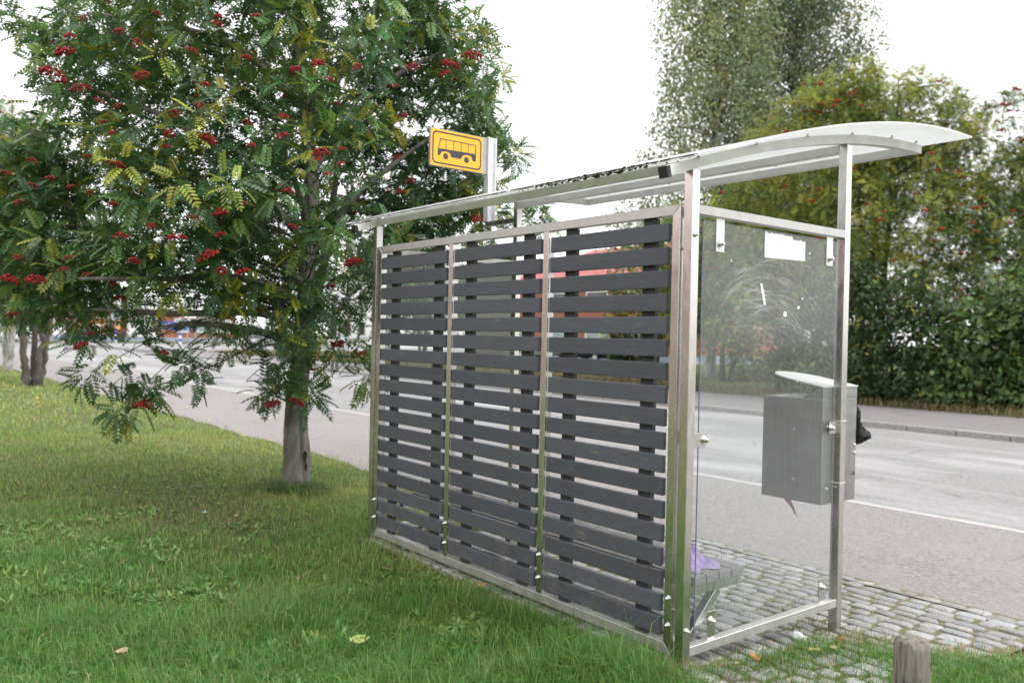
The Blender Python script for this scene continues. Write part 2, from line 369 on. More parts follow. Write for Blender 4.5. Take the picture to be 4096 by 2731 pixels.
def tube(nb, pts, rad, sides=8, wob=0., col=(1, 1, 1)):
    """tapering tube along pts (n,3) with radii rad"""
    pts = np.asarray(pts, float); n = len(pts); rad = np.interp(np.linspace(0, 1, n), np.linspace(0, 1, len(rad)), rad)
    T = np.gradient(pts, axis=0); T /= np.linalg.norm(T, axis=1)[:, None]+1e-9
    a = np.cross(T[0], (0, 0, 1.)); a = a if np.linalg.norm(a) > .2 else np.cross(T[0], (1., 0, 0)); rings = []
    ang = np.linspace(0, 2*np.pi, sides, endpoint=False)
    for i in range(n):
        a = a-T[i]*np.dot(a, T[i]); a /= np.linalg.norm(a)+1e-9; b = np.cross(T[i], a)
        rr = rad[i]*(1+wob*rng.uniform(-1, 1, sides))
        rings.append(pts[i]+rr[:, None]*(np.cos(ang)[:, None]*a+np.sin(ang)[:, None]*b))
    V = np.concatenate(rings); k = np.arange(sides); F = []
    for i in range(n-1): F.append(np.stack([i*sides+k, i*sides+(k+1) % sides, (i+1)*sides+(k+1) % sides, (i+1)*sides+k], 1))
    nb.add(V, np.concatenate(F), col)

# ground height across the street (y); the verge falls gently from the lawn to the road
_gy = [-400, -1.5, 0, 1.4, 2.75, 5.8, 5.92, 14.3, 14.32, 14.5, 18.6, 22, 600]
_gz = [.02, .02, .03, -.07, -.125, -.18, -.185, -.20, -.08, -.08, -.05, .0, .0]
def gz(y): return np.interp(y, _gy, _gz)
# ------------------------------------------------------------------ setting: ground, road, pavements
def strip(name, m, ys, x0, x1, dz=0., nx=2, edge=None):
    """a sheet that follows the ground profile between the y stations ys"""
    bm = bmesh.new(); xs = np.linspace(x0, x1, nx); g = []
    for i, y in enumerate(ys):
        row = []
        for x in xs:
            yy = y+(edge(x) if (edge and i == 0) else 0); row.append(bm.verts.new((x, yy, float(gz(y))+dz)))
        g.append(row)
    for i in range(len(ys)-1):
        for j in range(nx-1): bm.faces.new((g[i][j], g[i][j+1], g[i+1][j+1], g[i+1][j]))
    bmesh.ops.recalc_face_normals(bm, faces=bm.faces); 
    return tag(obj(name, bm, m), kind='structure')
strip('lawn_ground', M['lawn'], [-400, -60, -8, -1.5, 0, 1.4, 2.75], -400, 300, -.012, 40)
def wav(x): return .03*math.sin(x*1.3)+.04*math.sin(x*3.1+1)+.03*math.sin(x*7.7)-.12
strip('footway', M['footway'], [2.12, 2.75, 4.2, 5.8], -400, 300, 0, 1400, lambda x: wav(x) if (x < -3.1 or x > .6) else .44)
strip('kerb_line', M['kerb_line'], [5.8, 5.92], -400, 300, .004)
strip('road', M['road'], [5.92, 10, 14.3], -400, 300)
bm = bmesh.new(); x = -160.
while x < 60:
    l = .98; box(bm, x, x+l, 14.3, 14.46, -.3, -.078+random.uniform(-.004, .004), .012); x += 1.0
tag(obj('far_kerb', bm, M['kerb']), kind='structure')
strip('pavement', M['pavement'], [14.46, 16, 18.6], -400, 300)
strip('far_lawn', M['lawn'], [18.6, 22, 60, 600], -400, 300, .0, 12)
bm = bmesh.new()
for x0 in (-17, -29, -41, -53): box(bm, x0, x0+3, 9.95, 10.06, -.2, -.186)
tag(obj('road_marking', bm, M['sign_white']), kind='structure')
# side street in front of the far shops
bm = bmesh.new(); box(bm, -92, -62, 14.47, 70, -.2, .012); tag(obj('side_street', bm, M['road']), kind='structure')

# sett paving under the shelter
nb = NB(); y = -.02
while y < 2.66:
    d = random.uniform(.105, .138); x = -3.12+random.uniform(0, .1)
    while x < .62:
        l = random.uniform(.115, .20); g = random.uniform(.018, .034); j = lambda s=.014: random.uniform(-s, s)
        x1 = min(x+l, .70); y1 = y+d
        cx = [(x+g/2+j(), y+g/2+j()), (x1-g/2+j(), y+g/2+j()), (x1-g/2+j(), y1-g/2+j()), (x+g/2+j(), y1-g/2+j())]
        m = np.mean(cx, 0); h = random.uniform(-.003, .006); V = []
        poly = []
        for k in range(4):
            a = np.array(cx[k]); b = np.array(cx[(k+1) % 4]); e = np.linalg.norm(b-a)
            for t in (.13, .5, .87): poly.append(a+(b-a)*t+rng.uniform(-.004, .004, 2))
        poly = np.array(poly); npl = len(poly)
        for sc, dz in ((1, -.045), (1, -.009), (.965, -.002), (.90, .001)):
            q = m+(poly-m)*sc; V.append(np.c_[q, gz(q[:, 1])+.016+h+dz])
        V.append(np.array([[m[0], m[1], gz(m[1])+.018+h+.004]])); V = np.concatenate(V); F = []
        for r in range(3):
            for k in range(npl): F.append((r*npl+k, r*npl+(k+1) % npl, (r+1)*npl+(k+1) % npl, (r+1)*npl+k))
        t = random.uniform(.24, .37); wm = random.uniform(-.012, .012)
        nb.add(V, np.array(F), (t+.004+wm, t, t-.003-wm)); 
        k = np.arange(npl); nb.f.append(np.stack([3*npl+k, 3*npl+(k+1) % npl, np.full(npl, 4*npl)], 1)+nb.n-len(V))
        x = x1
    y += d
cob = tag(nb.build('sett_paving', M['cobble'], smooth=False), kind='structure')
bm = bmesh.new(); ys = [-.05, 0, .7, 1.4, 2.1, 2.72]; rows = [[bm.verts.new((x, yy, float(gz(yy))+.009)) for x in (-3.14, .70)] for yy in ys]
for i in range(5): bm.faces.new((rows[i][0], rows[i][1], rows[i+1][1], rows[i+1][0]))
tag(obj('paving_bed', bm, M['joint']), kind='structure')

# ------------------------------------------------------------------ bus shelter
Lx, D, W_, T_ = 3.0608, 1.3998, .0535, .0481
XN, XF, ZB, ZT = -W_-.0226, -Lx+W_+.0226, .0896, 2.2496
sh = tag(empty('bus_shelter', (0, 0, 0)), 'stainless steel bus shelter with dark grey horizontal slat back wall and curved white roof', 'bus shelter')
arc_top = [(-.165, 2.402), (0, 2.452), (.324, 2.557), (.587, 2.629), (.872, 2.698), (1.182, 2.760), (1.521, 2.817), (1.893, 2.856), (2.22, 2.866)]
def arc(y, off=0):
    P = np.array(arc_top); return float(np.interp(y, P[:, 0], P[:, 1]))+off
ysm = np.linspace(-.165, 2.22, 30); co = np.polyfit(np.array(arc_top)[:, 0], np.array(arc_top)[:, 1], 4)
def az(y): return float(np.polyval(co, y))
def box_obj(name, m, x0, x1, y0, y1, z0, z1, bev=.002, parent=sh):
    bm = bmesh.new(); box(bm, x0, x1, y0, y1, z0, z1, bev); return obj(name, bm, m, parent)
# posts (rear pair and front pair)
for x0 in (-W_, -Lx):
    box_obj('post', M['steel'], x0, x0+W_, 0, W_, -.3, az(.01)-.048, .003)
    box_obj('post', M['steel'], x0, x0+W_, D-W_, D, -.4, az(D-W_)-.051, .003)
# mitred back frame
def mitre(name, m, a, b, c, d):
    y0, y1 = .004, .052; bm = bmesh.new()
    A = [bm.verts.new((p[0], y0, p[1])) for p in (a, b, c, d)]; B = [bm.verts.new((p[0], y1, p[1])) for p in (a, b, c, d)]
    fs = [bm.faces.new(A), bm.faces.new(B)]+[bm.faces.new((A[i], A[(i+1) % 4], B[(i+1) % 4], B[i])) for i in range(4)]
    bmesh.ops.recalc_face_normals(bm, faces=fs); bmesh.ops.bevel(bm, geom=list(bm.edges), offset=.0015, segments=1, affect='EDGES'); obj(name, bm, m, sh)
t = T_; e = .0008
mitre('frame_rail', M['steel_h'], (XF, ZT), (XN, ZT), (XN-t, ZT-t), (XF+t, ZT-t)); mitre('frame_rail', M['steel_h'], (XF, ZB), (XN, ZB), (XN-t, ZB+t), (XF+t, ZB+t))
mitre('frame_stile', M['steel'], (XN, ZB+e), (XN, ZT-e), (XN-t, ZT-t-e), (XN-t, ZB+t+e)); mitre('frame_stile', M['steel'], (XF, ZB+e), (XF, ZT-e), (XF+t, ZT-t-e), (XF+t, ZB+t+e))
DIV = ((-2.044, -1.996), (-1.082, -1.035))
for a, b in DIV: box_obj('divider', M['steel'], a, b, .004, .052, ZB+t, ZT-t, .002)
# slats and battens of the three panels
first = {}
for pi, (a, b) in enumerate(((-2.922, -2.070), (-1.980, -1.108), (-1.020, -.151))):
    for i in range(18):
        zt = 2.163-.1125*i; dz = random.uniform(-.002, .002); dx = random.uniform(-.003, .003)
        if pi not in first:
            bm = bmesh.new(); box(bm, -(b-a)/2, (b-a)/2, -.0125, .0125, -.043, .043, .0045, 2); first[pi] = obj('slat', bm, M['slat'], sh); o = first[pi]
        else:
            o = first[pi].copy(); COL.objects.link(o); o.parent = sh
        o.location = ((a+b)/2+dx, .0175, zt-.043+dz); o.rotation_euler = (0, random.uniform(-.0025, .0025), 0)
    for c in (a+.10, b-.10-.085):
        box_obj('batten', M['batten'], c, c+.085, .0305, .060, ZB+t+.001, ZT-t-.001, .002)
# domed bolts
def bolt_mesh(r=.0085, h=.016):
    bm = bmesh.new(); cyl(bm, (0, 0, 0), (0, 0, .003), r*1.7, n=14); cyl(bm, (0, 0, .003), (0, 0, h*.62), r*1.25, r*1.2, 8)
    cyl(bm, (0, 0, h*.62), (0, 0, h), r*.95, r*.45, 10)
    me = bpy.data.meshes.new('bolt'); bm.to_mesh(me); bm.free(); me.materials.append(M['chrome']); return me
BOLT = bolt_mesh()
def bolt(p, direction, parent=sh, s=1.):
    o = bpy.data.objects.new('bolt', BOLT); COL.objects.link(o); o.parent = parent; o.location = p
    o.rotation_euler = Vector(direction).to_track_quat('Z', 'Y').to_euler(); o.scale = (s, s, s); return o
for x in (-2.985+.012, -2.026, -1.066, -.1):
    for z in (.225, .355): bolt((x, .004, z), (0, -1, 0), sh, 1.15)
for z in (.30, 2.04): bolt((-W_-.012, .028, z), (-1, 0, 0), sh, .8); bolt((0, .027, z-.08 if z < 1 else z+.06), (1, 0, 0), sh, 1.1)
# end walls: rails, hazy sheet, clips
for k, x1 in enumerate((0., -Lx+W_)):
    for z0 in (ZB+.004, ZT-t): box_obj('side_rail', M['steel_h'], x1-.051, x1-.0012, W_+.0005, D-W_-.0005 if k else D-W_+.0, z0, z0+t-.004, .002)
    gx = x1-.024
    bm = bmesh.new(); box(bm, gx-.0025, gx+.0025, .112, 1.318, .168, 2.176)
    gp = obj('glass_pane', bm, M['glass'], sh)
    bm = bmesh.new()
    box(bm, gx-.0027, gx+.0027, .1085, .1118, .168, 2.176); box(bm, gx-.0027, gx+.0027, .112, 1.318, 2.1762, 2.1785)
    obj('pane_edge', bm, M['edge'], gp)
    if k == 0:
        def clip(y0, y1, z0, z1, by, bz):
            bm = bmesh.new(); box(bm, gx+.0032, gx+.0062, y0, y1, z0, z1, .001)
            c = obj('clip', bm, M['zinc'] if z0 > 1.8 else M['steel'], sh); b = bolt((gx+.0062, by, bz), (1, 0, 0), c, 1.6); return c
        clip(.205, .268, 2.035, 2.203, .236, 2.075); clip(1.185, 1.248, 2.035, 2.203, 1.216, 2.075)
        clip(.205, .265, .136, .275, .236, .225); clip(1.185, 1.248, .136, .275, 1.216, .225)
        clip(W_, .165, 1.085, 1.155, .15, 1.12); clip(1.255, D-W_, 1.085, 1.155, 1.27, 1.12)
        # scratches: sweeping arcs rubbed into the sheet
        sb = bmesh.new()
        def arc_strip(cy, cz, ry, rz, a0, a1, wd, n=26, rot=0.):
            pr = None
            for i in range(n+1):
                tt = i/n; a = a0+(a1-a0)*tt; ww = wd*math.sin(math.pi*min(1, max(.02, tt)))**.5
                y = cy+ry*math.cos(a)*math.cos(rot)-rz*math.sin(a)*math.sin(rot); z = cz+rz*math.sin(a)*math.cos(rot)+ry*math.cos(a)*math.sin(rot)
                d = Vector((math.cos(a), math.sin(a)))
                p = (sb.verts.new((gx+.0029, y-d[0]*ww, z-d[1]*ww)), sb.verts.new((gx+.0029, y+d[0]*ww, z+d[1]*ww)))
                if pr: sb.faces.new((pr[0], pr[1], p[1], p[0]))
                pr = p
        for i in range(46):
            s = random.random(); arc_strip(.60+random.uniform(-.14, .18), 1.66+random.uniform(-.12, .12), .20+.28*s, .10+.24*s+random.uniform(-.05, .05), random.uniform(.2, .9), random.uniform(2.1, 2.95), random.uniform(.0008, .0028), rot=random.uniform(-.18, .08))
        for i in range(0):
            arc_strip(random.uniform(.5, .7), random.uniform(1.2, 1.3), random.uniform(.1, .3), random.uniform(.1, .25), random.uniform(.9, 1.5), random.uniform(1.8, 2.6), random.uniform(.002, .006))
        obj('scratch_marks', sb, M['scratch'], gp)
        def fleck(y, z, s, n=7):
            sb = bmesh.new(); sb.faces.new([sb.verts.new((gx+.0031, y+s*random.uniform(.5, 1)*math.cos(a), z+.7*s*random.uniform(.5, 1)*math.sin(a))) for a in [2*math.pi*i/n for i in range(n)]]); obj('sticker_scrap', sb, M['paper'], gp)
        fleck(.80, 1.75, .026, 9); fleck(.925, 1.79, .018); fleck(.96, 1.84, .012); fleck(1.02, 2.09, .012); fleck(.33, 2.0, .009); fleck(.93, 1.39, .009)
        q = [(.575, 1.90), (.592, 1.905), (.628, 1.795), (.610, 1.79)]; sb = bmesh.new(); sb.faces.new([sb.verts.new((gx+.0031, *p)) for p in q]); obj('sticker_scrap', sb, M['paper'], gp)
# roof: curved rafters, purlins and the opal sheet
for x1 in (0., -Lx+W_):
    bm = bmesh.new(); strip_prism(bm, [(y, az(y)-.050) for y in ysm], [(y, az(y)) for y in ysm], x1-W_, x1)
    r = obj('rafter', bm, M['rail_white'], sh)
    bm = bmesh.new(); box(bm, x1-W_-.001, x1+.001, -.190, -.166, -.053, .001); bmesh.ops.transform(bm, matrix=Matrix.Translation((0, 0, az(-.165))), verts=bm.verts); bmesh.ops.rotate(bm, cent=(0, -.165, az(-.165)), matrix=Matrix.Rotation(R(15), 3, 'X'), verts=bm.verts)
    obj('end_cap', bm, M['black'], r)
for y0 in (.0, 2.165):
    yc = y0+.025; s = math.atan((az(y0+.05)-az(y0))/.05); bm = bmesh.new(); box(bm, -Lx+W_+.0006, -W_-.0006, -.025, .025, -.050, -.002, .002)
    bmesh.ops.transform(bm, matrix=Matrix.Translation((0, yc, az(yc))) @ Matrix.Rotation(s, 4, 'X'), verts=bm.verts); obj('purlin', bm, M['rail_white'], sh)
box_obj('purlin', M['rail_white'], -Lx+W_+.0006, -W_-.0006, D-W_+.001, D-.002, az(D-.03)-.100, az(D-.03)-.053)
yr = np.linspace(-.105, 2.30, 36); bm = bmesh.new()
strip_prism(bm, [(y, az(min(y, 2.22))+.014+(y-min(y, 2.22))*.02) for y in yr], [(y, az(min(y, 2.22))+.025+(y-min(y, 2.22))*.02) for y in yr], -Lx-.24, .27)
roof = obj('roof_sheet', bm, M['sheet'], sh)
nb = NB()
for i in range(900):   # moss and grime along the rear edge
    x = rng.uniform(-3.2, .12); dens = .15+.85*np.exp(-((x+.55)/.62)**2)
    if rng.random() > dens**1.5: continue
    s = rng.uniform(.003, .0085)*(.3+1.0*dens); c = np.array([x, -.108+rng.uniform(-.004, .02), az(-.1)+.022+rng.uniform(-.014, .004)])
    u = rng.normal(size=(10, 3)); u /= np.linalg.norm(u, axis=1)[:, None]; F = [(a, b, c2) for a, b, c2 in [tuple(rng.permutation(10)[:3]) for _ in range(20)]]
    nb.add(c+u*s*np.array([1.5, .7, .8]), np.array(F), (1, 1, 1))
tag(nb.build('moss', M['moss'], roof), kind='stuff')
bm = bmesh.new(); x = -3.2
while x < .1:
    l = random.uniform(.02, .16); h = random.uniform(.0015, .0035)
    if random.random() < .95: box(bm, x, x+l, -.1085, -.1055, az(-.1)+.024-h*1.6, az(-.1)+.0255)
    x += l+random.uniform(.001, .012)
tag(obj('edge_grime', bm, M['dirt'], roof), kind='stuff')
sm = bmesh.new()
cyl(sm, (0, 0, 0), (0, 0, .014), .006, n=8); cyl(sm, (0, 0, -.006), (0, 0, 0), .011, n=8); sme = bpy.data.meshes.new('screw'); sm.to_mesh(sme); sm.free(); sme.materials.append(M['steel'])
for y in (.0, .45, .9, 1.35, 1.8, 2.1):
    for x in (.012, -1.0, -2.0, -Lx-.012):
        if x in (-1.0, -2.0) and y not in (.0, 2.1): continue
        o = bpy.data.objects.new('screw', sme); COL.objects.link(o); o.parent = sh; o.location = (x, y+.02, az(y)+.006)

# paper stuck on the end wall
bm = bmesh.new(); P = [(.604, 2.036), (.975, 2.044)]+[(.975-.371*i/26, 2.172+.002*math.sin(i*2.1)-.010*random.random()-(.022 if i < 9 else .0)*random.uniform(.6, 1)) for i in range(27)]
prism(bm, [(p[0], p[1]) for p in P], 'x', -.0205, -.0198); tag(obj('paper_sheet', bm, M['paper']), 'blank white paper with torn upper edge taped high on the clear end wall', 'paper')

# bench
be = tag(empty('bench', (-1.43, .4, 0)), 'weathered grey plank bench on steel brackets inside the bus shelter', 'bench'); be.location = (0, 0, 0)
for i in range(4):
    y0 = .205+.102*i; bm = bmesh.new(); box(bm, -2.76, -.106, y0, y0+.094, .376, .42, .004); obj('seat_board', bm, M['bench_wood'], be)
for x0 in (-.165, -1.45, -2.70):
    bm = bmesh.new(); box(bm, x0, x0+.05, .062, .605, .327, .3755, .002); obj('seat_rail', bm, M['steel'], be)
    bm = bmesh.new(); d = Vector((0, .42-.09, .326-.02)); ln = d.length; box(bm, x0+.002, x0+.048, -.02, .02, 0, ln, .002)
    bmesh.ops.transform(bm, matrix=Matrix.Translation((0, .09, .02)) @ d.to_track_quat('Z', 'X').to_matrix().to_4x4() if False else Matrix.Translation((0, .09, .02)) @ Matrix.Rotation(-math.atan2(d.y, d.z), 4, 'X'), verts=bm.verts)
    obj('brace', bm, M['steel'], be)
# lilac garment left on the bench
bm = bmesh.new(); n = 34; rows = []
for i in range(n):
    r = []
    for j in range(n):
        u, v = i/(n-1)*2-1, j/(n-1)*2-1
        x = -.37+.21*u*(1+.12*math.sin(5*v)); y = .40+.15*v*(1+.15*math.sin(4*u+1))
        rr = max(abs(u), abs(v)); h = max(0, 1-rr**2.2)
        z = .4235+h*(.022+.045*math.exp(-((u-.2)**2+(v-.1)**2)*3)+.016*math.sin(7*u+3*v)+.014*math.sin(11*v-4*u)+.010*math.sin(15*u+9*v)+.008*math.sin(19*v+7*u))
        r.append(bm.verts.new((x, y, max(.4225, z))))
    rows.append(r)
for i in range(n-1):
    for j in range(n-1): bm.faces.new((rows[i][j], rows[i+1][j], rows[i+1][j+1], rows[i][j+1]))
tag(obj('garment', bm, M['cloth'], None, True), 'crumpled lilac fleece garment left on the bench end', 'clothing')

# waste bin strapped to the front post
tb = tag(empty('waste_bin', (-.25, 1.43, .62)), 'square stainless steel waste bin with raised rounded lid strapped to the front post', 'bin'); tb.location = (0, 0, 0)
bx0, bx1, by0, by1, bz0, bz1 = -.455, -.0565, 1.25, 1.615, .675, 1.28
bm = bmesh.new(); box(bm, bx0, bx1, by0, by1, bz0, bz1, .006, 2); fs = [f for f in bm.faces if f.normal.z > .9]
r_ = bmesh.ops.inset_region(bm, faces=fs, thickness=.012); bmesh.ops.translate(bm, verts=list({v for f in fs for v in f.verts}), vec=(0, 0, -.08))
body = obj('bin_body', bm, M['steel_bin'], tb)
bm = bmesh.new(); box(bm, bx1-.006, bx1-.0005, by0, by1, bz1+.0005, 1.345, .001)
for y in (by0+.0005, by1-.0035): prism(bm, [(bx1-.006, bz1+.0005), (bx1-.006, 1.345), (bx0+.26, bz1+.0005)], 'y', y, y+.003)
obj('back_plate', bm, M['steel_bin'], tb)
bm = bmesh.new(); P = [(0, by0-.004), (0, by1+.004)]+[(-.20-.22*math.sin(a), (by0+by1)/2+(by1-by0+.008)/2*math.cos(a)) for a in np.linspace(0, math.pi, 22)]
prism(bm, P, 'z', 0, .006); bmesh.ops.transform(bm, matrix=Matrix.Translation((bx1+.003, 0, 1.346)) @ Matrix.Rotation(R(9.5), 4, 'Y'), verts=bm.verts)
obj('lid', bm, M['rail_white'], tb)
for z in (1.155, .80):
    bm = bmesh.new(); x0, x1, y0, y1 = bx1-.001, .0022, D-W_-.0022, D+.0022
    for q in ((x0, x1, y0-.0012, y0), (x1, x1+.0012, y0-.0012, y1+.0012), (x0, x1, y1, y1+.0012)): box(bm, *q, z, z+.006)
    obj('strap', bm, M['zinc'], tb)
    bolt((bx1, D-.10, z-.035), (1, 0, 0), tb, .7); bolt((bx1, by1-.02, z-.20 if z > 1 else z+.03), (1, 0, 0), tb, .7)
for x, z in ((-.24, 1.09), (-.24, .80)): bolt((x, by0, z), (0, -1, 0), tb, .5)
for i in range(2): bolt((bx1, by1-.02, 1.0-.17*i), (1, 0, 0), tb, .7)
# what sticks out of the bin
t_ = bmesh.new(); bmesh.ops.create_icosphere(t_, subdivisions=3, radius=1); rg = np.random.default_rng(11)
for v in t_.verts: k = rg.uniform(.75, 1.1); v.co = Vector((-.27+v.co.x*.15*k, 1.40+v.co.y*.12*k, bz1-.03+v.co.z*.045*k))
tag(obj('crumpled_rubbish', t_, M['paper']), 'crumpled pale wrappers showing inside the mouth of the waste bin', 'rubbish')
bm = bmesh.new(); n, mrows = 16, 10; rws = []
for i in range(mrows):
    t = i/(mrows-1); z = 1.235-.235*t; rad = .026+.055*t**.6*(1 if t < .86 else 1-(t-.86)*3.2)
    rws.append([bm.verts.new((-.16+1.7*rad*math.cos(a)*(1+.2*math.sin(3*a+i)), by1+.004+max(0, .012+rad*(.9+.5*math.sin(a)*1.0)*(1+.22*math.sin(4*a+1.7*i))), z+.012*math.sin(3*a+i))) for a in [2*math.pi*k/n for k in range(n)]])
for i in range(mrows-1):
    for k in range(n): bm.faces.new((rws[i][k], rws[i][(k+1) % n], rws[i+1][(k+1) % n], rws[i+1][k]))
bm.faces.new(rws[-1]); tag(obj('liner_bag', bm, M['bag'], None, True), 'knotted black plastic bag hanging on the road side of the waste bin', 'plastic bag')
bm = bmesh.new(); v = [bm.verts.new(p) for p in ((-.30, 1.252, .676), (-.255, 1.256, .676), (-.225, 1.25, .63), (-.235, 1.25, .612), (-.20, 1.247, .58), (-.245, 1.249, .63))]; bm.faces.new(v)
obj('red_scrap', bm, mat('red_scrap', (.30, .10, .10), .7), tb)

# timetable case on the far front post
tt = tag(empty('timetable_case', (0, 0, 0)), 'grey timetable case fixed beside the far front post, seen between the slats', 'notice case')
bm = bmesh.new(); box(bm, -3.60, -3.068, 1.352, 1.41, 1.43, 2.255, .004); obj('case_body', bm, M['board'], tt)
bm = bmesh.new()
for q in ((-3.625, -3.6005), (-3.0675, -3.063)): box(bm, *q, 1.345, 1.415, 1.42, 2.27, .001)
box(bm, -3.6, -3.068, 1.347, 1.415, 2.2555, 2.285, .001); obj('case_frame', bm, M['steel'], tt)

# bus stop sign on its arm
sg = tag(empty('bus_stop_sign', (0, 0, 0)), 'yellow bus stop sign with black bus symbol on a white channel post', 'bus stop sign')
SX = -3.45
bm = bmesh.new()
box(bm, SX-.032, SX+.032, 1.335, 1.343, 2.62, 3.37, .001); box(bm, SX-.032, SX+.032, 1.417, 1.425, 2.62, 3.37, .001); box(bm, SX-.004, SX+.004, 1.3432, 1.4168, 2.62, 3.37, .0005)
obj('sign_post', bm, M['zinc'], sg)
bm = bmesh.new(); box(bm, SX-.03, -Lx-.0005, 1.355, 1.398, 2.575, 2.6195, .002); obj('arm', bm, M['steel'], sg)
for z in (3.10, 3.31): bolt((SX+.006, 1.36, z), (1, 0, 0), sg, .9)
y0, y1, z0, z1 = .735, 1.283, 3.040, 3.352
bm = bmesh.new(); box(bm, SX-.014, SX+.012, y0-.002, 1.3345, z0-.004, z1+.004, .002); plate = obj('backing_panel', bm, M['sign_grey'], sg)
bm = bmesh.new(); box(bm, SX+.0122, SX+.014, y0, y1, z0, z1); obj('sign_face', bm, M['orange'], sg)
def SU(u, v): return (y0+(y1-y0)*u, z1-(z1-z0)*v)
def rrect(u0, v0, u1, v1, r, n=6):
    o = []; W0, H0 = y1-y0, z1-z0; ru, rv = r/W0, r/H0
    for cx, cy, a0 in ((u1-ru, v0+rv, -90), (u1-ru, v1-rv, 0), (u0+ru, v1-rv, 90), (u0+ru, v0+rv, 180)):
        for k in range(n+1): a = R(a0+90*k/n); o.append((cx+ru*math.cos(a), cy+rv*math.sin(a)))
    return o
bm = bmesh.new(); A = [bm.verts.new((SX+.0146, *SU(*p))) for p in rrect(.03, .055, .97, .945, .042)]; B = [bm.verts.new((SX+.0146, *SU(*p))) for p in rrect(.055, .10, .945, .90, .030)]
for i in range(len(A)): bm.faces.new((A[i], A[(i+1) % len(A)], B[(i+1) % len(A)], B[i]))
def poly(pts, dx=.0146): bm.faces.new([bm.verts.new((SX+dx, *SU(*p))) for p in pts])
poly([(.138, .52), (.865, .50), (.865, .715), (.80, .715), (.785, .63), (.755, .585), (.68, .57), (.615, .60), (.585, .66), (.575, .715), (.385, .715), (.375, .65), (.345, .60), (.28, .58), (.215, .60), (.185, .66), (.175, .715), (.13, .715), (.13, .58)])
poly([(.172, .245), (.865, .245), (.865, .272), (.168, .272)]); poly([(.172, .245), (.192, .245), (.152, .53), (.136, .53)]); poly([(.845, .2725), (.865, .2725), (.865, .4995), (.845, .4995)])
for u in (.278, .425, .565, .705): poly([(u, .2725), (u+.013, .2725), (u+.013, .53), (u, .53)], .0147)
W0, H0 = y1-y0, z1-z0
for u in (.28, .68):
    bm.faces.new([bm.verts.new((SX+.0148, SU(u, .715)[0]+.0265*math.cos(a), SU(u, .715)[1]+.0265*math.sin(a))) for a in [2*math.pi*k/24 for k in range(24)]])
obj('bus_symbol', bm, M['sign_black'], sg)

# timber bollard by the paving
bo = tag(empty('timber_bollard', (.99, .19, 0)), 'weathered round timber bollard with chamfered top standing in the grass', 'bollard')
def bollard_mat():
    m = mat('grey_timber', (.2, .19, .17), .85, 0, .2); f = noise(m, coord(m, (25, 25, 2.2)), 2.5, 7, .65, .5)
    c = ramp(m, f, [(.28, (.04, .036, .03)), (.5, (.19, .172, .15)), (.72, (.32, .295, .262))])
    g = noise(m, coord(m, (4, 4, 3)), 2, 3); c = mixc(m, ramp(m, g, [(.56, (0, 0, 0)), (.72, (.65, .65, .65))]), c, (.14, .085, .05))
    lk(m, c, bsdf(m).inputs['Base Color']); bump(m, f, .6, .004); return m
M['bollard'] = bollard_mat()
nb = NB(); n = 40; ang = np.linspace(0, 2*np.pi, n, endpoint=False); wob = 1+.02*np.sin(ang*9+1)+.015*np.sin(ang*17)+.02*np.sin(3*ang)
hs_ = [-.1, .1, .25, .36, .415, .437, .449, .452]; rs_ = [.068, .0675, .067, .0668, .0665, .060, .045, .0]
V = [np.c_[np.cos(ang)*r*wob, np.sin(ang)*r*wob, np.full(n, h)] for h, r in zip(hs_[:-1], rs_[:-1])]; 
for i, a in enumerate(ang):
    if math.cos(3*(a-.3)) > .45: V[4][i, 2] -= .022
k = np.arange(n); F = np.concatenate([np.stack([i*n+k, i*n+(k+1) % n, (i+1)*n+(k+1) % n, (i+1)*n+k], 1) for i in range(len(V)-1)])
nb.add(np.concatenate(V+[np.array([[0, 0, .451]])]), F, (1, 1, 1)); nb.f.append(np.stack([(len(V)-1)*n+k, (len(V)-1)*n+(k+1) % n, np.full(n, len(V)*n)], 1))
nb.build('post_body', M['bollard'], bo, True)
bm = bmesh.new(); d = (Vector((2.5749, -3.113, 0))-Vector((.99, .19, 0))).normalized(); d = Matrix.Rotation(R(16), 3, 'Z') @ d; d = Matrix.Rotation(R(-32), 3, 'Z') @ d
cyl(bm, d*.0667+Vector((0, 0, .285)), d*.0690+Vector((0, 0, .285)), .012, n=14); obj('bolt_hole', bm, M['black'], bo)
# ------------------------------------------------------------------ foliage
def unit(v): return v/(np.linalg.norm(v, axis=-1, keepdims=True)+1e-9)
def pinnate(pairs=6, L0=.17, ll=.046, lw=.0165, droop=.35, simple=False, fold=.25):
    """one compound leaf along +X with normal +Z: list of leaflets"""
    V = []
    st = np.linspace(.27, .93, pairs)
    def leaflet(base, d, n, l, wd):
        d = d/np.linalg.norm(d); s = np.cross(n, d); s /= np.linalg.norm(s)
        if simple: pts = [(0, 0), (.45, .5), (1, 0), (.45, -.5)]
        else: pts = [(0, .0), (.28, .46), (.68, .44), (1, 0), (.68, -.44), (.28, -.46)]
        return [base+d*l*a+s*wd*b-n*(.14*l*a*a)-n*abs(b)*wd*fold for a, b in pts]
    for i, t in enumerate(st):
        b = np.array((L0*t, 0, -droop*L0*t*t)); f = 1-.35*abs(t-.55)
        for sg_ in (1, -1):
            ang = R(68-22*t); d = np.array((math.cos(ang), sg_*math.sin(ang), -.04-.14*t))
            V.append(leaflet(b, d, np.array((0, 0, 1.)), ll*f, lw*f*1.05))
    b = np.array((L0*.95, 0, -droop*L0*.9)); V.append(leaflet(b, np.array((1, 0, -.7)), np.array((.3, 0, 1.)), ll*.9, lw))
    return np.array(V)                      # (m, k, 3)
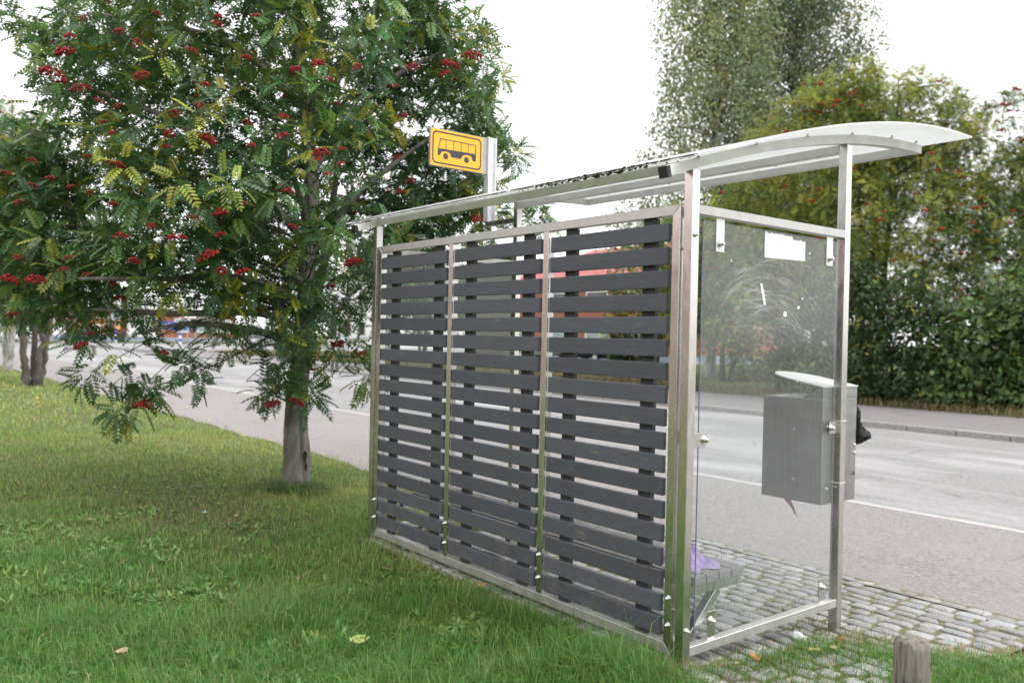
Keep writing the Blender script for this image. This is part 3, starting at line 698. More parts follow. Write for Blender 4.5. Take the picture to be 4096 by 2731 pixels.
def place_leaves(nb, T, pos, d, up, sc, tone):
    """copies of template T (m,k,3) at pos with axis d and normal up"""
    d = unit(d); s = unit(np.cross(up, d)); u = np.cross(d, s); B = np.stack([d, s, u], 1)      # rows
    m, k, _ = T.shape
    V = np.einsum('pc,ncd->npd', T.reshape(-1, 3), B)*sc[:, None, None]+pos[:, None, :]
    n = len(pos); F = np.arange(n*m*k).reshape(-1, k)
    C = np.repeat(tone, m*k, 0)*np.repeat(rng.uniform(.85, 1.15, (n*m, 1)), k, 0)
    nb.add(V.reshape(-1, 3), F, C)
def shoots_in(blobs, dens, shell=.55, flat=1.):
    P, O = [], []
    for b in blobs:
        c, r = np.array(b[:3]), b[3]; n = max(3, int(dens*(.8*r*r+.10*r)*rng.uniform(.9, 1.1)))
        u = unit(rng.normal(size=(n, 3))); rad = r*(shell+(1-shell)*rng.random(n)**.6); rad[rng.random(n) < .25] *= rng.uniform(.3, .9)
        q = c+u*rad[:, None]*np.array([1, 1, flat]); P.append(q); O.append(u)
    return np.concatenate(P), np.concatenate(O)
def tones(n, base, var=.18, yellow=.08, ycol=(.38, .36, .05), pale=.0, pcol=(.2, .26, .14)):
    base = np.array(base); c = base[rng.integers(0, len(base), n)]*np.exp(rng.normal(0, var, (n, 1)))
    c[:, 0] *= np.exp(rng.normal(0, .10, n)); y = rng.random(n)
    m = y < yellow; t = rng.uniform(.35, 1, (m.sum(), 1)); c[m] = c[m]*(1-t)+np.array(ycol)*t
    m = y > 1-pale; c[m] = np.array(pcol)*rng.uniform(.8, 1.2, (m.sum(), 1)); return c
def rowan_crown(nb, P, O, T, K, sc0, base, yellow, pale, leafsc=(.75, 1.15), out=.75, updir=.5):
    n = len(P); ax = unit(O*out+np.array([0, 0, updir])+rng.normal(0, .35, (n, 3)))
    st = tones(n, base, .16, yellow)
    for j in range(K):
        keep = rng.random(n) < .93; m = keep.sum(); a = ax[keep]; p = P[keep]
        h = unit(np.cross(a, np.array([.31, .22, .9]))); g = np.cross(a, h); ph = j*2.4+rng.uniform(-.4, .4, m); th = R(58)+rng.uniform(-.4, .4, m)+j*.05
        d = a*np.cos(th)[:, None]+(h*np.cos(ph)[:, None]+g*np.sin(ph)[:, None])*np.sin(th)[:, None]; d[:, 2] -= .10
        up = unit(np.array([0, 0, 1.])*.9+a*.4+rng.normal(0, .28, (m, 3)))
        t = st[keep]*np.exp(rng.normal(0, .13, (m, 1))); ex = rng.random(m)
        q = ex < pale; t[q] = np.array((.17, .22, .12))*rng.uniform(.8, 1.15, (q.sum(), 1))
        q = (ex > 1-yellow*.6); t[q] = np.array((.36, .40, .06))*rng.uniform(.6, 1.1, (q.sum(), 1))
        tm = T[j % len(T)]
        place_leaves(nb, tm, p+d*.015+a*(.012*j), d, up, sc0*rng.uniform(*leafsc, m), t)
def cluster_mesh(name, n, rad, br, m, seed, sub=1):
    """a hanging corymb of n berries"""
    rg = np.random.default_rng(seed); t = bmesh.new(); bmesh.ops.create_icosphere(t, subdivisions=sub, radius=br); me0 = bpy.data.meshes.new('t'); t.to_mesh(me0); t.free()
    bm = bmesh.new()
    for i in range(n):
        a = rg.uniform(0, 2*math.pi); q = math.sqrt(rg.random())*rad; p = (q*math.cos(a), q*math.sin(a)*.8, -.35*q*q/rad+rg.uniform(-.45, .35)*rad*(1-q/rad*.7))
        s = len(bm.verts); bm.from_mesh(me0); bm.verts.ensure_lookup_table()
        bmesh.ops.translate(bm, verts=bm.verts[s:], vec=p)
    for f in bm.faces: f.smooth = True
    me = bpy.data.meshes.new(name); bm.to_mesh(me); bm.free(); bpy.data.meshes.remove(me0); me.materials.append(m); return me
BC = [cluster_mesh('berry_cluster', 55, .052, .0062, M['berry'], s) for s in range(3)]+[cluster_mesh('berry_cluster', 34, .04, .006, M['berry'], s) for s in range(3, 6)]
BF = [cluster_mesh('berry_cluster', 22, .055, .0125, M['berry_far'], s, 1) for s in range(2)]
def limbs(nb, root, blobs, r0, sides=6, sag=.12):
    """a limb from a point on the trunk to each crown clump"""
    for (x, y, z, r) in blobs:
        b = np.array((x, y, z)); a = np.array(root(b)); mid = (a+b)/2+np.array([0, 0, sag*np.linalg.norm(b-a)])*rng.uniform(-.4, 1.2)+rng.normal(0, .06, 3)*np.linalg.norm(b-a)*.4
        ln = np.linalg.norm(b-a); k = r0*min(1, .35+.25*ln); tube(nb, catmull([a, mid, b], 6), [k, k*.62, k*.22], sides, .05)
def twigs(nb, P, blobs, r=.005):
    B = np.array(blobs); C = B[:, :3]
    for p in P:
        d = np.linalg.norm(C-p, axis=1)/B[:, 3]; c = C[np.argmin(d)]; m = (p+c)/2+rng.normal(0, .04, 3)
        tube(nb, np.array([c, m, p]), [r*1.5, r, r*.6], 3)

# --- the near rowan
ROW = [(-5.357, -1.523, 4.270, 0.340), (-7.387, -1.241, 4.955, 0.433), (-5.964, -1.404, 4.011, 0.409), (-7.091, -1.112, 4.273, 0.542), (-5.548, -1.500, 3.493, 0.336), (-7.785, -0.957, 4.031, 0.481), (-6.076, -1.340, 2.999, 0.364), (-7.665, -0.933, 3.403, 0.442), (-5.979, -1.538, 2.522, 0.389), (-8.192, -0.935, 2.747, 0.483), (-5.958, -1.285, 2.004, 0.413), (-7.722, -0.879, 2.069, 0.448), (-5.843, -1.077, 5.621, 0.449), (-7.280, -0.792, 6.046, 0.459), (-5.471, -1.009, 5.012, 0.370), (-7.082, -0.537, 5.526, 0.504), (-5.814, -0.953, 4.664, 0.487), (-6.942, -0.740, 4.914, 0.551), (-5.768, -1.084, 4.075, 0.367), (-7.696, -0.564, 4.713, 0.576), (-5.144, -1.208, 3.321, 0.446), (-7.020, -0.673, 3.960, 0.494), (-5.552, -0.932, 3.097, 0.428), (-6.619, -0.648, 3.198, 0.475), (-5.519, -1.101, 2.663, 0.407), (-6.911, -0.737, 2.637, 0.465), (-5.007, -1.194, 1.996, 0.372), (-7.268, -0.557, 2.060, 0.486), (-5.086, -0.811, 5.427, 0.406), (-6.709, -0.160, 6.139, 0.527), (-5.469, -0.480, 4.994, 0.470), (-7.377, -0.052, 5.858, 0.497), (-5.022, -0.859, 4.333, 0.406), (-7.160, -0.306, 5.142, 0.488), (-5.360, -0.680, 4.025, 0.404), (-6.334, -0.207, 4.418, 0.430), (-5.630, -0.716, 3.657, 0.406), (-6.701, -0.374, 3.847, 0.549), (-4.741, -0.706, 2.876, 0.450), (-6.834, -0.216, 3.330, 0.553), (-4.831, -0.923, 2.444, 0.439), (-7.036, -0.139, 2.966, 0.438), (-5.058, -0.717, 2.045, 0.392), (-7.314, 0.003, 2.164, 0.492), (-4.801, -0.422, 5.261, 0.403), (-7.023, 0.252, 6.438, 0.577), (-4.981, -0.387, 4.990, 0.444), (-7.022, 0.633, 5.913, 0.557), (-5.199, -0.241, 4.557, 0.446), (-6.862, 0.285, 5.130, 0.530), (-5.144, -0.299, 4.049, 0.467), (-6.444, 0.413, 4.478, 0.482), (-4.834, -0.502, 3.381, 0.447), (-6.729, 0.511, 4.149, 0.454), (-5.168, -0.191, 3.143, 0.446), (-6.444, 0.249, 3.357, 0.518), (-4.982, -0.198, 2.620, 0.409), (-5.969, 0.091, 2.792, 0.524), (-4.600, -0.418, 2.058, 0.443), (-6.419, 0.543, 2.354, 0.522), (-4.939, 0.118, 5.510, 0.456), (-5.916, 0.552, 6.047, 0.506), (-4.390, 0.066, 4.828, 0.402), (-6.361, 0.862, 5.802, 0.577), (-4.426, -0.211, 4.267, 0.452), (-5.888, 0.477, 5.032, 0.433), (-4.525, 0.227, 4.107, 0.460), (-6.117, 0.833, 4.436, 0.546), (-4.879, 0.200, 3.597, 0.385), (-6.202, 0.746, 3.821, 0.563), (-4.142, -0.092, 3.072, 0.342), (-6.215, 1.042, 3.274, 0.514), (-4.396, 0.078, 2.508, 0.348), (-6.263, 0.680, 2.686, 0.500), (-4.570, 0.229, 2.063, 0.420), (-6.466, 0.938, 2.366, 0.597), (-3.853, 0.279, 5.275, 0.331), (-6.110, 1.259, 6.460, 0.507), (-4.235, 0.362, 4.796, 0.347), (-6.143, 1.697, 6.012, 0.566), (-3.866, 0.242, 4.281, 0.421), (-5.879, 1.066, 5.138, 0.514), (-3.859, 0.283, 3.945, 0.353), (-6.081, 1.559, 4.847, 0.481), (-4.071, 0.387, 3.469, 0.448), (-5.524, 1.138, 3.972, 0.458), (-3.878, 0.379, 2.946, 0.365), (-5.490, 1.144, 3.244, 0.552), (-3.882, 0.317, 2.552, 0.379), (-5.314, 1.029, 2.674, 0.410), (-4.537, 0.687, 2.164, 0.398), (-6.183, 1.643, 2.394, 0.536), (-5.079, 1.543, 6.203, 0.535), (-5.864, 1.695, 6.552, 0.552), (-5.235, 1.339, 5.447, 0.408), (-5.455, 1.453, 5.502, 0.535), (-5.046, 1.572, 4.903, 0.504), (-5.413, 1.645, 5.111, 0.570), (-5.219, 1.350, 4.406, 0.513), (-5.265, 1.615, 4.426, 0.459), (-5.143, 1.441, 3.962, 0.528), (-5.561, 1.588, 4.092, 0.534), (-4.991, 1.625, 3.213, 0.437), (-5.627, 1.646, 3.435, 0.518), (-5.049, 1.546, 2.684, 0.441), (-5.759, 1.958, 3.048, 0.452), (-5.018, 1.582, 2.275, 0.478), (-5.302, 1.610, 2.345, 0.423), (-4.802, 1.875, 4.477, 0.444), (-5.637, 2.644, 4.745, 0.520), (-4.737, 1.951, 3.871, 0.490), (-5.129, 2.382, 3.899, 0.439), (-4.771, 1.902, 3.250, 0.505), (-4.854, 2.039, 3.513, 0.533), (-4.672, 2.025, 2.947, 0.433), (-5.050, 2.294, 3.015, 0.447), (-4.707, 1.975, 2.394, 0.446), (-5.457, 2.561, 2.369, 0.480), (-4.438, 1.852, 4.648, 0.267), (-4.095, 1.799, 4.330, 0.223), (-4.746, 1.943, 4.223, 0.345), (-4.861, 2.118, 3.907, 0.292), (-5.182, 2.031, 3.568, 0.385), (-5.037, 1.888, 3.148, 0.424), (-4.683, 2.012, 3.120, 0.184), (-4.732, 1.645, 4.789, 0.360), (-4.730, 1.326, 4.885, 0.352), (-6.969, -1.495, 4.719, 0.242), (-7.106, -1.348, 4.526, 0.270), (-6.371, -1.552, 4.081, 0.227), (-6.845, -1.346, 3.888, 0.308), (-6.803, -1.619, 3.527, 0.343), (-6.730, -1.851, 3.349, 0.335), (-6.316, -1.654, 3.026, 0.368), (-6.658, -1.926, 2.912, 0.372), (-6.132, -1.748, 2.591, 0.378), (-6.585, -1.998, 2.445, 0.368), (-5.850, -1.718, 2.179, 0.349), (-6.180, -1.975, 2.061, 0.334), (-6.740, -2.193, 2.603, 0.408), (-6.868, -2.187, 3.112, 0.372), (-6.519, -2.241, 2.099, 0.358), (-5.892, -1.774, 1.828, 0.271), (-5.856, -1.570, 1.719, 0.275), (-5.818, -1.362, 1.626, 0.239), (-5.458, -1.228, 1.844, 0.271), (-5.355, -1.102, 1.459, 0.279), (-5.237, -1.036, 1.193, 0.185), (-5.293, -1.109, 1.018, 0.123), (-5.180, -1.047, 0.947, 0.099), (-5.338, -1.247, 0.884, 0.054), (-5.189, -0.734, 1.278, 0.196), (-5.086, -0.604, 1.266, 0.110), (-5.254, -0.328, 1.879, 0.327), (-4.855, -0.148, 1.759, 0.338), (-5.480, -0.133, 1.489, 0.161), (-4.726, 0.175, 1.769, 0.403), (-5.113, 0.247, 1.311, 0.261), (-5.129, 0.063, 0.999, 0.141), (-4.889, 0.286, 1.071, 0.108), (-4.836, 0.352, 0.970, 0.066), (-4.957, 0.690, 1.788, 0.365), (-4.806, 0.715, 1.407, 0.203), (-4.613, 0.796, 1.195, 0.109), (-5.713, -1.394, 1.193, 0.086), (-5.753, -1.443, 1.408, 0.118), (-5.443, 0.718, 1.568, 0.270), (-5.076, 1.186, 2.166, 0.405), (-5.185, 1.205, 1.762, 0.273), (-5.001, 1.445, 2.543, 0.410), (-4.722, 1.637, 2.719, 0.315), (-3.996, 2.076, 3.370, 0.113), (-4.073, 2.295, 2.792, 0.089), (-3.990, 2.399, 2.817, 0.062), (-4.350, 1.946, 2.849, 0.133), (-7.050, -1.920, 4.635, 0.069), (-6.942, -1.784, 4.531, 0.077), (-6.859, -1.681, 4.405, 0.077), (-7.798, -1.746, 3.544, 0.372), (-8.080, -1.945, 3.042, 0.471), (-7.584, -1.645, 2.881, 0.437), (-7.576, -1.798, 2.453, 0.432), (-7.171, -1.614, 2.039, 0.378), (-6.650, -1.437, 2.416, 0.408), (-7.039, -1.933, 1.845, 0.257), (-6.504, -1.418, 1.983, 0.339), (-5.945, -1.195, 2.141, 0.368), (-7.310, -1.455, 3.418, 0.387), (-6.576, -1.340, 2.762, 0.408), (-4.283, -0.228, 2.050, 0.335), (-4.722, -0.782, 2.034, 0.372), (-4.789, -1.188, 2.085, 0.362), (-5.147, -1.477, 2.157, 0.348), (-4.427, -0.887, 2.586, 0.392), (-4.761, -1.307, 2.681, 0.392), (-4.195, -0.432, 2.793, 0.398), (-4.473, -0.778, 3.254, 0.398), (-4.076, -0.115, 3.478, 0.403)]
HOLES = [(-6.535, -0.979, 1.604, 0.141), (-6.448, -0.869, 1.629, 0.114), (-6.118, -0.454, 1.530, 0.149), (-6.022, -0.334, 1.520, 0.149), (-5.921, -0.206, 1.524, 0.141), (-6.608, -1.072, 1.390, 0.114), (-6.631, -1.104, 1.169, 0.114), (-6.198, -0.556, 1.404, 0.079), (-5.895, -0.176, 1.283, 0.110), (-5.812, -0.071, 1.198, 0.110), (-6.933, -1.484, 1.247, 0.176), (-6.849, -1.379, 1.118, 0.176), (-5.690, 0.083, 1.268, 0.070), (-5.070, 0.861, 0.982, 0.132), (-5.727, 0.034, 1.069, 0.176), (-5.285, 0.610, 3.063, 0.070), (-5.665, 0.137, 3.665, 0.097), (-5.830, -0.070, 3.704, 0.079), (-5.772, 0.001, 3.530, 0.070), (-5.933, -0.203, 3.348, 0.062), (-5.278, 0.622, 3.437, 0.088), (-4.916, 1.089, 4.571, 0.088), (-5.246, 0.674, 4.691, 0.079), (-6.405, -0.794, 3.771, 0.053), (-5.240, 0.650, 1.350, 0.097), (-5.223, 0.669, 1.174, 0.110)]
RB = [(-5.012, -1.831, 3.643, 1.672), (-4.940, -1.784, 3.815, 1.496), (-3.936, 1.501, 4.278, 1.496), (-5.414, -2.057, 1.999, 1.320), (-5.156, -1.917, 1.996, 1.320), (-3.903, 1.622, 2.732, 1.320), (-3.953, 1.242, 4.151, 1.320), (-3.967, -0.941, 2.191, 1.232), (-5.030, -1.099, 0.964, 1.232), (-4.806, -1.690, 3.511, 1.144), (-3.975, -0.943, 3.087, 1.144), (-3.907, -0.870, 2.522, 1.144), (-4.136, -1.120, 2.327, 1.144), (-4.526, -1.474, 2.894, 1.144), (-3.333, -0.030, 2.166, 1.144), (-4.596, 0.497, 1.507, 1.144), (-5.384, -1.541, 1.453, 1.144), (-4.828, -0.041, 0.946, 1.144), (-3.334, -0.032, 2.167, 1.144), (-4.598, 0.496, 1.508, 1.144), (-4.380, -1.347, 3.580, 1.056), (-3.466, -0.254, 3.007, 1.056), (-3.488, -0.279, 3.698, 1.056), (-4.894, -0.116, 1.809, 1.056), (-4.682, 0.143, 0.973, 1.056), (-3.998, 0.870, 4.040, 1.056), (-3.955, 1.198, 4.041, 1.056), (-4.534, -1.479, 3.937, 0.968), (-4.026, -0.998, 3.339, 0.968), (-4.163, -1.141, 3.278, 0.968), (-3.625, -0.500, 3.124, 0.968), (-3.580, -0.426, 3.639, 0.968), (-3.593, -0.459, 2.701, 0.968), (-4.179, -1.161, 2.635, 0.968), (-4.289, -1.268, 2.412, 0.968), (-4.489, -1.444, 2.338, 0.968), (-4.896, -1.754, 3.931, 0.968), (-4.385, -1.355, 2.135, 0.968), (-5.174, -1.273, 1.872, 0.968), (-3.890, -0.854, 2.064, 0.968), (-3.788, -0.730, 2.067, 0.968), (-4.460, 0.668, 1.422, 0.968), (-3.982, 0.866, 3.000, 0.968), (-4.024, 0.709, 3.836, 0.968), (-3.489, -0.280, 3.702, 0.968), (-3.945, -0.903, 3.973, 0.880), (-3.942, -0.899, 4.028, 0.880), (-4.073, -1.046, 3.764, 0.880), (-3.799, -0.728, 3.718, 0.880), (-4.653, -1.576, 3.394, 0.880), (-4.197, -1.176, 3.124, 0.880), (-3.782, -0.712, 3.214, 0.880), (-3.474, -0.269, 2.951, 0.880), (-3.904, -0.868, 2.350, 0.880), (-5.486, -2.095, 2.874, 0.880), (-5.346, -2.023, 2.168, 0.880), (-5.219, -1.328, 1.994, 0.880), (-4.601, -0.549, 2.029, 0.880), (-4.643, 0.443, 2.044, 0.880), (-5.327, -1.467, 1.558, 0.880), (-4.927, -0.966, 1.407, 0.880), (-5.752, -2.001, 1.708, 0.880), (-4.005, 0.790, 3.582, 0.880), (-4.009, 0.736, 3.194, 0.880), (-4.025, 0.644, 2.983, 0.880), (-3.994, 0.792, 2.898, 0.880), (-4.645, 0.442, 2.038, 0.880), (-3.945, 1.335, 4.129, 0.880), (-4.405, -1.369, 3.834, 0.792), (-4.004, -0.972, 3.505, 0.792), (-4.523, -1.471, 3.344, 0.792), (-4.214, -1.193, 3.025, 0.792), (-3.760, -0.685, 3.037, 0.792), (-3.438, -0.210, 2.837, 0.792), (-3.440, -0.199, 3.575, 0.792), (-3.347, -0.023, 3.690, 0.792), (-3.797, -0.737, 2.587, 0.792), (-4.041, -1.020, 2.476, 0.792), (-4.542, -1.488, 2.582, 0.792), (-4.868, -1.733, 2.723, 0.792), (-4.711, -1.620, 2.668, 0.792), (-5.201, -1.945, 2.752, 0.792), (-5.355, -2.029, 2.617, 0.792), (-5.205, -1.948, 2.952, 0.792), (-4.740, -1.642, 2.959, 0.792), (-5.046, -1.851, 2.801, 0.792), (-4.633, -1.560, 3.224, 0.792), (-4.563, -1.504, 3.133, 0.792), (-3.565, -0.420, 2.419, 0.792), (-3.383, -0.107, 3.042, 0.792), (-3.390, -0.121, 2.923, 0.792), (-3.760, -0.674, 4.039, 0.792), (-4.285, -1.257, 4.059, 0.792), (-4.791, -1.679, 4.053, 0.792), (-3.624, -0.497, 3.272, 0.792), (-4.883, -1.744, 2.161, 0.792), (-4.908, -1.761, 2.072, 0.792), (-4.729, -1.634, 2.027, 0.792), (-4.843, -0.049, 2.016, 0.792), (-4.766, 0.048, 2.070, 0.792), (-5.580, -1.788, 1.405, 0.792), (-5.021, -1.081, 1.623, 0.792), (-5.029, -1.094, 1.369, 0.792), (-5.231, -1.274, 0.858, 0.792), (-3.384, -0.108, 3.045, 0.792), (-3.939, 1.325, 3.756, 0.792), (-3.953, 1.166, 3.714, 0.792), (-3.897, 1.846, 2.809, 0.792), (-3.576, -0.419, 3.642, 0.792), (-4.019, -0.990, 3.412, 0.704), (-3.742, -0.659, 3.265, 0.704), (-3.584, -0.447, 2.560, 0.704), (-3.634, -0.521, 2.489, 0.704), (-4.152, -1.135, 2.463, 0.704), (-5.113, -1.893, 2.535, 0.704), (-5.065, -1.864, 3.065, 0.704), (-4.485, -1.440, 3.031, 0.704), (-3.684, -0.593, 2.290, 0.704), (-3.677, -0.576, 2.893, 0.704), (-5.005, -1.824, 2.105, 0.704), (-4.506, -1.459, 2.100, 0.704), (-5.165, -1.266, 1.364, 0.704), (-3.286, 0.093, 3.210, 0.704), (-3.956, 1.023, 2.857, 0.704), (-3.897, 1.883, 2.891, 0.704), (-4.054, 0.572, 3.776, 0.704), (-4.004, 0.794, 3.581, 0.704), (-3.923, 1.988, 4.424, 0.704), (-3.437, -0.193, 3.573, 0.704), (-4.235, -1.211, 3.687, 0.616), (-4.826, -1.705, 2.925, 0.616), (-5.280, -1.988, 2.249, 0.616), (-3.968, -0.942, 2.274, 0.616), (-3.690, -0.581, 4.019, 0.616), (-4.785, 0.015, 1.087, 0.616), (-3.391, -0.123, 2.926, 0.616), (-3.995, 0.823, 3.349, 0.616), (-3.919, 1.885, 4.123, 0.616)]
tr = tag(empty('rowan_tree', (-5.4, .45, 0)), 'nearest rowan tree, full of red berry clusters, growing on the lawn left of the shelter', 'tree', 'rowan trees'); tr.location = (0, 0, 0)
T0 = [pinnate(6, .215, .061, .0235, .15), pinnate(6, .20, .058, .0225, .38), pinnate(6, .19, .056, .022, .26)]
P, O = shoots_in(ROW, 84, .35)
keep = np.ones(len(P), bool)
for (hx, hy, hz, hr) in HOLES:      # windows in the crown where the light comes through
    h = np.array((hx, hy, hz)); v = h-np.array(CAM); v /= np.linalg.norm(v); q = P-h; dd = np.linalg.norm(q-np.outer(q@v, v), axis=1); keep &= dd > hr
P, O = P[keep], O[keep]
keep = np.ones(len(P), bool)
for b in RB:                          # the heavy clusters hang free of the leaves
    b = np.array(b[:3]); v = b-np.array(CAM); v /= np.linalg.norm(v); q = P-b; al = q@v; dd = np.linalg.norm(q-np.outer(al, v), axis=1); keep &= ~((dd < .13) & (al < .12))
P, O = P[keep], O[keep]
nb = NB()
G0 = [(.070, .155, .055), (.090, .185, .056), (.058, .130, .055), (.120, .215, .05)]
rowan_crown(nb, P, O, T0, 7, 1.0, G0, .07, .045)
def extra(lst, K, yel):
    q = np.array([b[:3] for b in lst]); o = unit(rng.normal(size=(len(q), 3))*.5+np.array([.3, -.3, .2])); rowan_crown(nb, q, o, T0, K, 1.0, G0 if not yel else [(.24, .32, .05), (.32, .34, .05)], .1, .05)
extra([(-4.024, 2.041, 3.412), (-3.968, 2.110, 3.327), (-3.980, 2.094, 3.240), (-3.991, 2.399, 2.853), (-3.975, 2.418, 2.729), (-4.072, 2.296, 2.748), (-5.713, -1.395, 1.233), (-5.724, -1.409, 1.154), (-5.317, -1.139, 0.998), (-5.209, -1.003, 0.982), (-5.214, -1.091, 0.908), (-5.345, -1.255, 0.865), (-5.165, -0.703, 1.311), (-5.091, -0.610, 1.254), (-5.237, -0.795, 1.249), (-5.130, 0.062, 1.103), (-5.149, 0.037, 0.998), (-5.028, 0.109, 0.942), (-4.877, 0.301, 1.113), (-5.088, 0.196, 1.145), (-5.025, 0.277, 1.231), (-4.622, 0.785, 1.266), (-4.707, 0.759, 1.325), (-4.594, 0.819, 1.162), (-5.479, -0.133, 1.468), (-5.399, -0.032, 1.428), (-7.009, -1.869, 4.593), (-6.900, -1.733, 4.468), (-7.069, -1.944, 4.655)], 9, False)
extra([(-4.819, -1.537, 3.082), (-4.857, -1.586, 3.028), (-4.584, -1.404, 2.891), (-3.783, -0.875, 3.048), (-4.102, -0.954, 3.260), (-3.926, -0.894, 3.187), (-3.767, -0.858, 2.734), (-3.816, -0.922, 2.650), (-3.735, -0.819, 2.686), (-3.939, -1.077, 2.613), (-5.656, -1.779, 3.936), (-5.632, -1.749, 3.880), (-5.103, -1.571, 3.232), (-5.092, -1.557, 3.250), (-4.374, -0.664, 2.100), (-4.578, 0.274, 1.010), (-4.072, 1.670, 4.549), (-4.137, 1.587, 4.526), (-4.188, 1.909, 2.829), (-4.295, 1.773, 2.738), (-4.423, -0.245, 1.885), (-4.576, -1.392, 3.030), (-4.732, -1.098, 3.860), (-4.124, -0.981, 3.310)][::2], 5, True)
crown = nb.build('crown', M['leaf'], tr)
print('rowan shoots', len(P))
nb = NB(); TR = catmull([(-5.390, 0.448, -0.041), (-5.407, 0.430, 0.289), (-5.415, 0.422, 0.596), (-5.407, 0.435, 0.904), (-5.400, 0.480, 1.300), (-5.410, 0.521, 1.786), (-5.398, 0.541, 2.317), (-5.429, 0.589, 2.990), (-5.471, 0.542, 3.655), (-5.519, 0.488, 4.321), (-5.551, 0.453, 4.854), (-5.586, 0.418, 5.876)], 7); tube(nb, TR, [.120, .090, .083, .082, .092, .08, .085, .07, .055, .04, .025], 18, .025)
TR2 = catmull([(-5.377, 0.544, -0.004), (-5.381, 0.544, 0.328), (-5.407, 0.514, 0.725), (-5.442, 0.556, 1.254), (-5.510, 0.635, 1.701), (-5.521, 0.788, 2.342), (-5.649, 0.957, 3.199), (-5.697, 1.065, 4.019)], 7); tube(nb, TR2, [.062, .064, .058, .052, .05, .035, .02], 12, .035)
for p in [[(-5.400, 0.449, 1.432), (-5.407, 0.121, 1.580), (-5.347, -0.286, 1.638), (-5.286, -0.692, 1.649), (-5.332, -1.072, 1.557)], [(-5.454, 0.555, 2.677), (-5.212, 0.379, 2.896), (-4.985, 0.184, 3.095), (-4.745, 0.005, 3.216), (-4.582, -0.110, 3.386)], [(-5.362, 0.503, 2.049), (-5.158, -0.040, 2.427), (-4.966, -0.600, 2.597), (-4.898, -0.996, 2.772)], [(-5.398, 0.541, 2.317), (-5.195, 0.883, 2.909), (-4.926, 1.226, 3.318), (-4.712, 1.659, 3.709)], [(-5.449, 0.565, 3.211), (-5.301, 0.918, 3.779), (-5.030, 1.264, 4.238), (-4.561, 1.697, 4.532)], [(-5.359, 0.505, 1.873), (-5.156, -0.202, 2.086), (-4.988, -0.956, 2.035), (-5.347, -1.568, 2.012)], [(-5.368, 0.491, 1.609), (-5.146, -0.031, 1.765), (-5.143, -0.832, 1.738), (-5.625, -1.439, 1.760)], [(-5.489, 0.521, 3.877), (-5.788, -0.010, 4.409), (-6.230, -0.565, 4.657), (-6.668, -1.277, 4.732)], [(-5.401, 0.539, 2.494), (-5.174, -0.215, 3.066), (-5.381, -0.794, 3.493), (-6.213, -1.355, 3.880)]]: tube(nb, catmull(p, 6), [.045, .036, .026, .014], 8, .06)
trunk = nb.build('trunk', M['rowan_bark'], tr, True)
nb = NB(); wc = np.array((-5.238, 0.483, 0.350))
dv = np.array([.62, -.05, 0]); vd = unit(np.array(CAM)-wc); rt = np.array((.6215, .783, .02))
for s, o_ in ((.9, (0, 0)), (.55, (.012, -.10))):
    k = np.arange(14)/14*2*np.pi; V = [wc+vd*(.02)+rt*(o_[0]+.022*s*math.cos(a)*(1+.3*math.sin(3*a)))+np.array([0, 0, o_[1]+.075*s*math.sin(a)]) for a in k]; V.append(wc+vd*-.02+rt*o_[0]+np.array([0, 0, o_[1]]))
    nb.add(np.array(V), np.array([(i, (i+1) % 14, 14) for i in range(14)]), (1, 1, 1))
nb.build('bark_wound', M['wound'], trunk)
def trunk_near(b):
    q = TR[(TR[:, 2] > 1.7)]; i = np.argmin(np.abs(q[:, 2]-(b[2]-.30*np.linalg.norm(q[:, :2].mean(0)-b[:2])).clip(1.75, 6))); return q[i]
nb = NB(); limbs(nb, trunk_near, ROW[::2], .013, 5, .22); twigs(nb, P[::3], ROW, .0028)
nb.build('branches', M['twig'], tr)
for i, b in enumerate(RB[:99]):
    o = bpy.data.objects.new('berry_cluster', BC[(i % 3) if b[3] > 1.0 else 3+i % 3]); COL.objects.link(o); o.parent = tr
    o.location = b[:3]; s = b[3]*random.uniform(1.2, 1.5); o.scale = (s, s, s*random.uniform(.8, 1.05)); o.rotation_euler = (random.uniform(-.4, .4), random.uniform(-.4, .4), random.uniform(0, 6))
bm = bmesh.new()
for i in range(70):
    me = BC[3+i % 3]; p = P[random.randrange(len(P))]; s0 = len(bm.verts); bm.from_mesh(me); bm.verts.ensure_lookup_table()
    bmesh.ops.translate(bm, verts=bm.verts[s0:], vec=Vector(p)-Vector((0, 0, .06)))
tag(obj('inner_berries', bm, M['berry'], tr, True), kind='stuff')

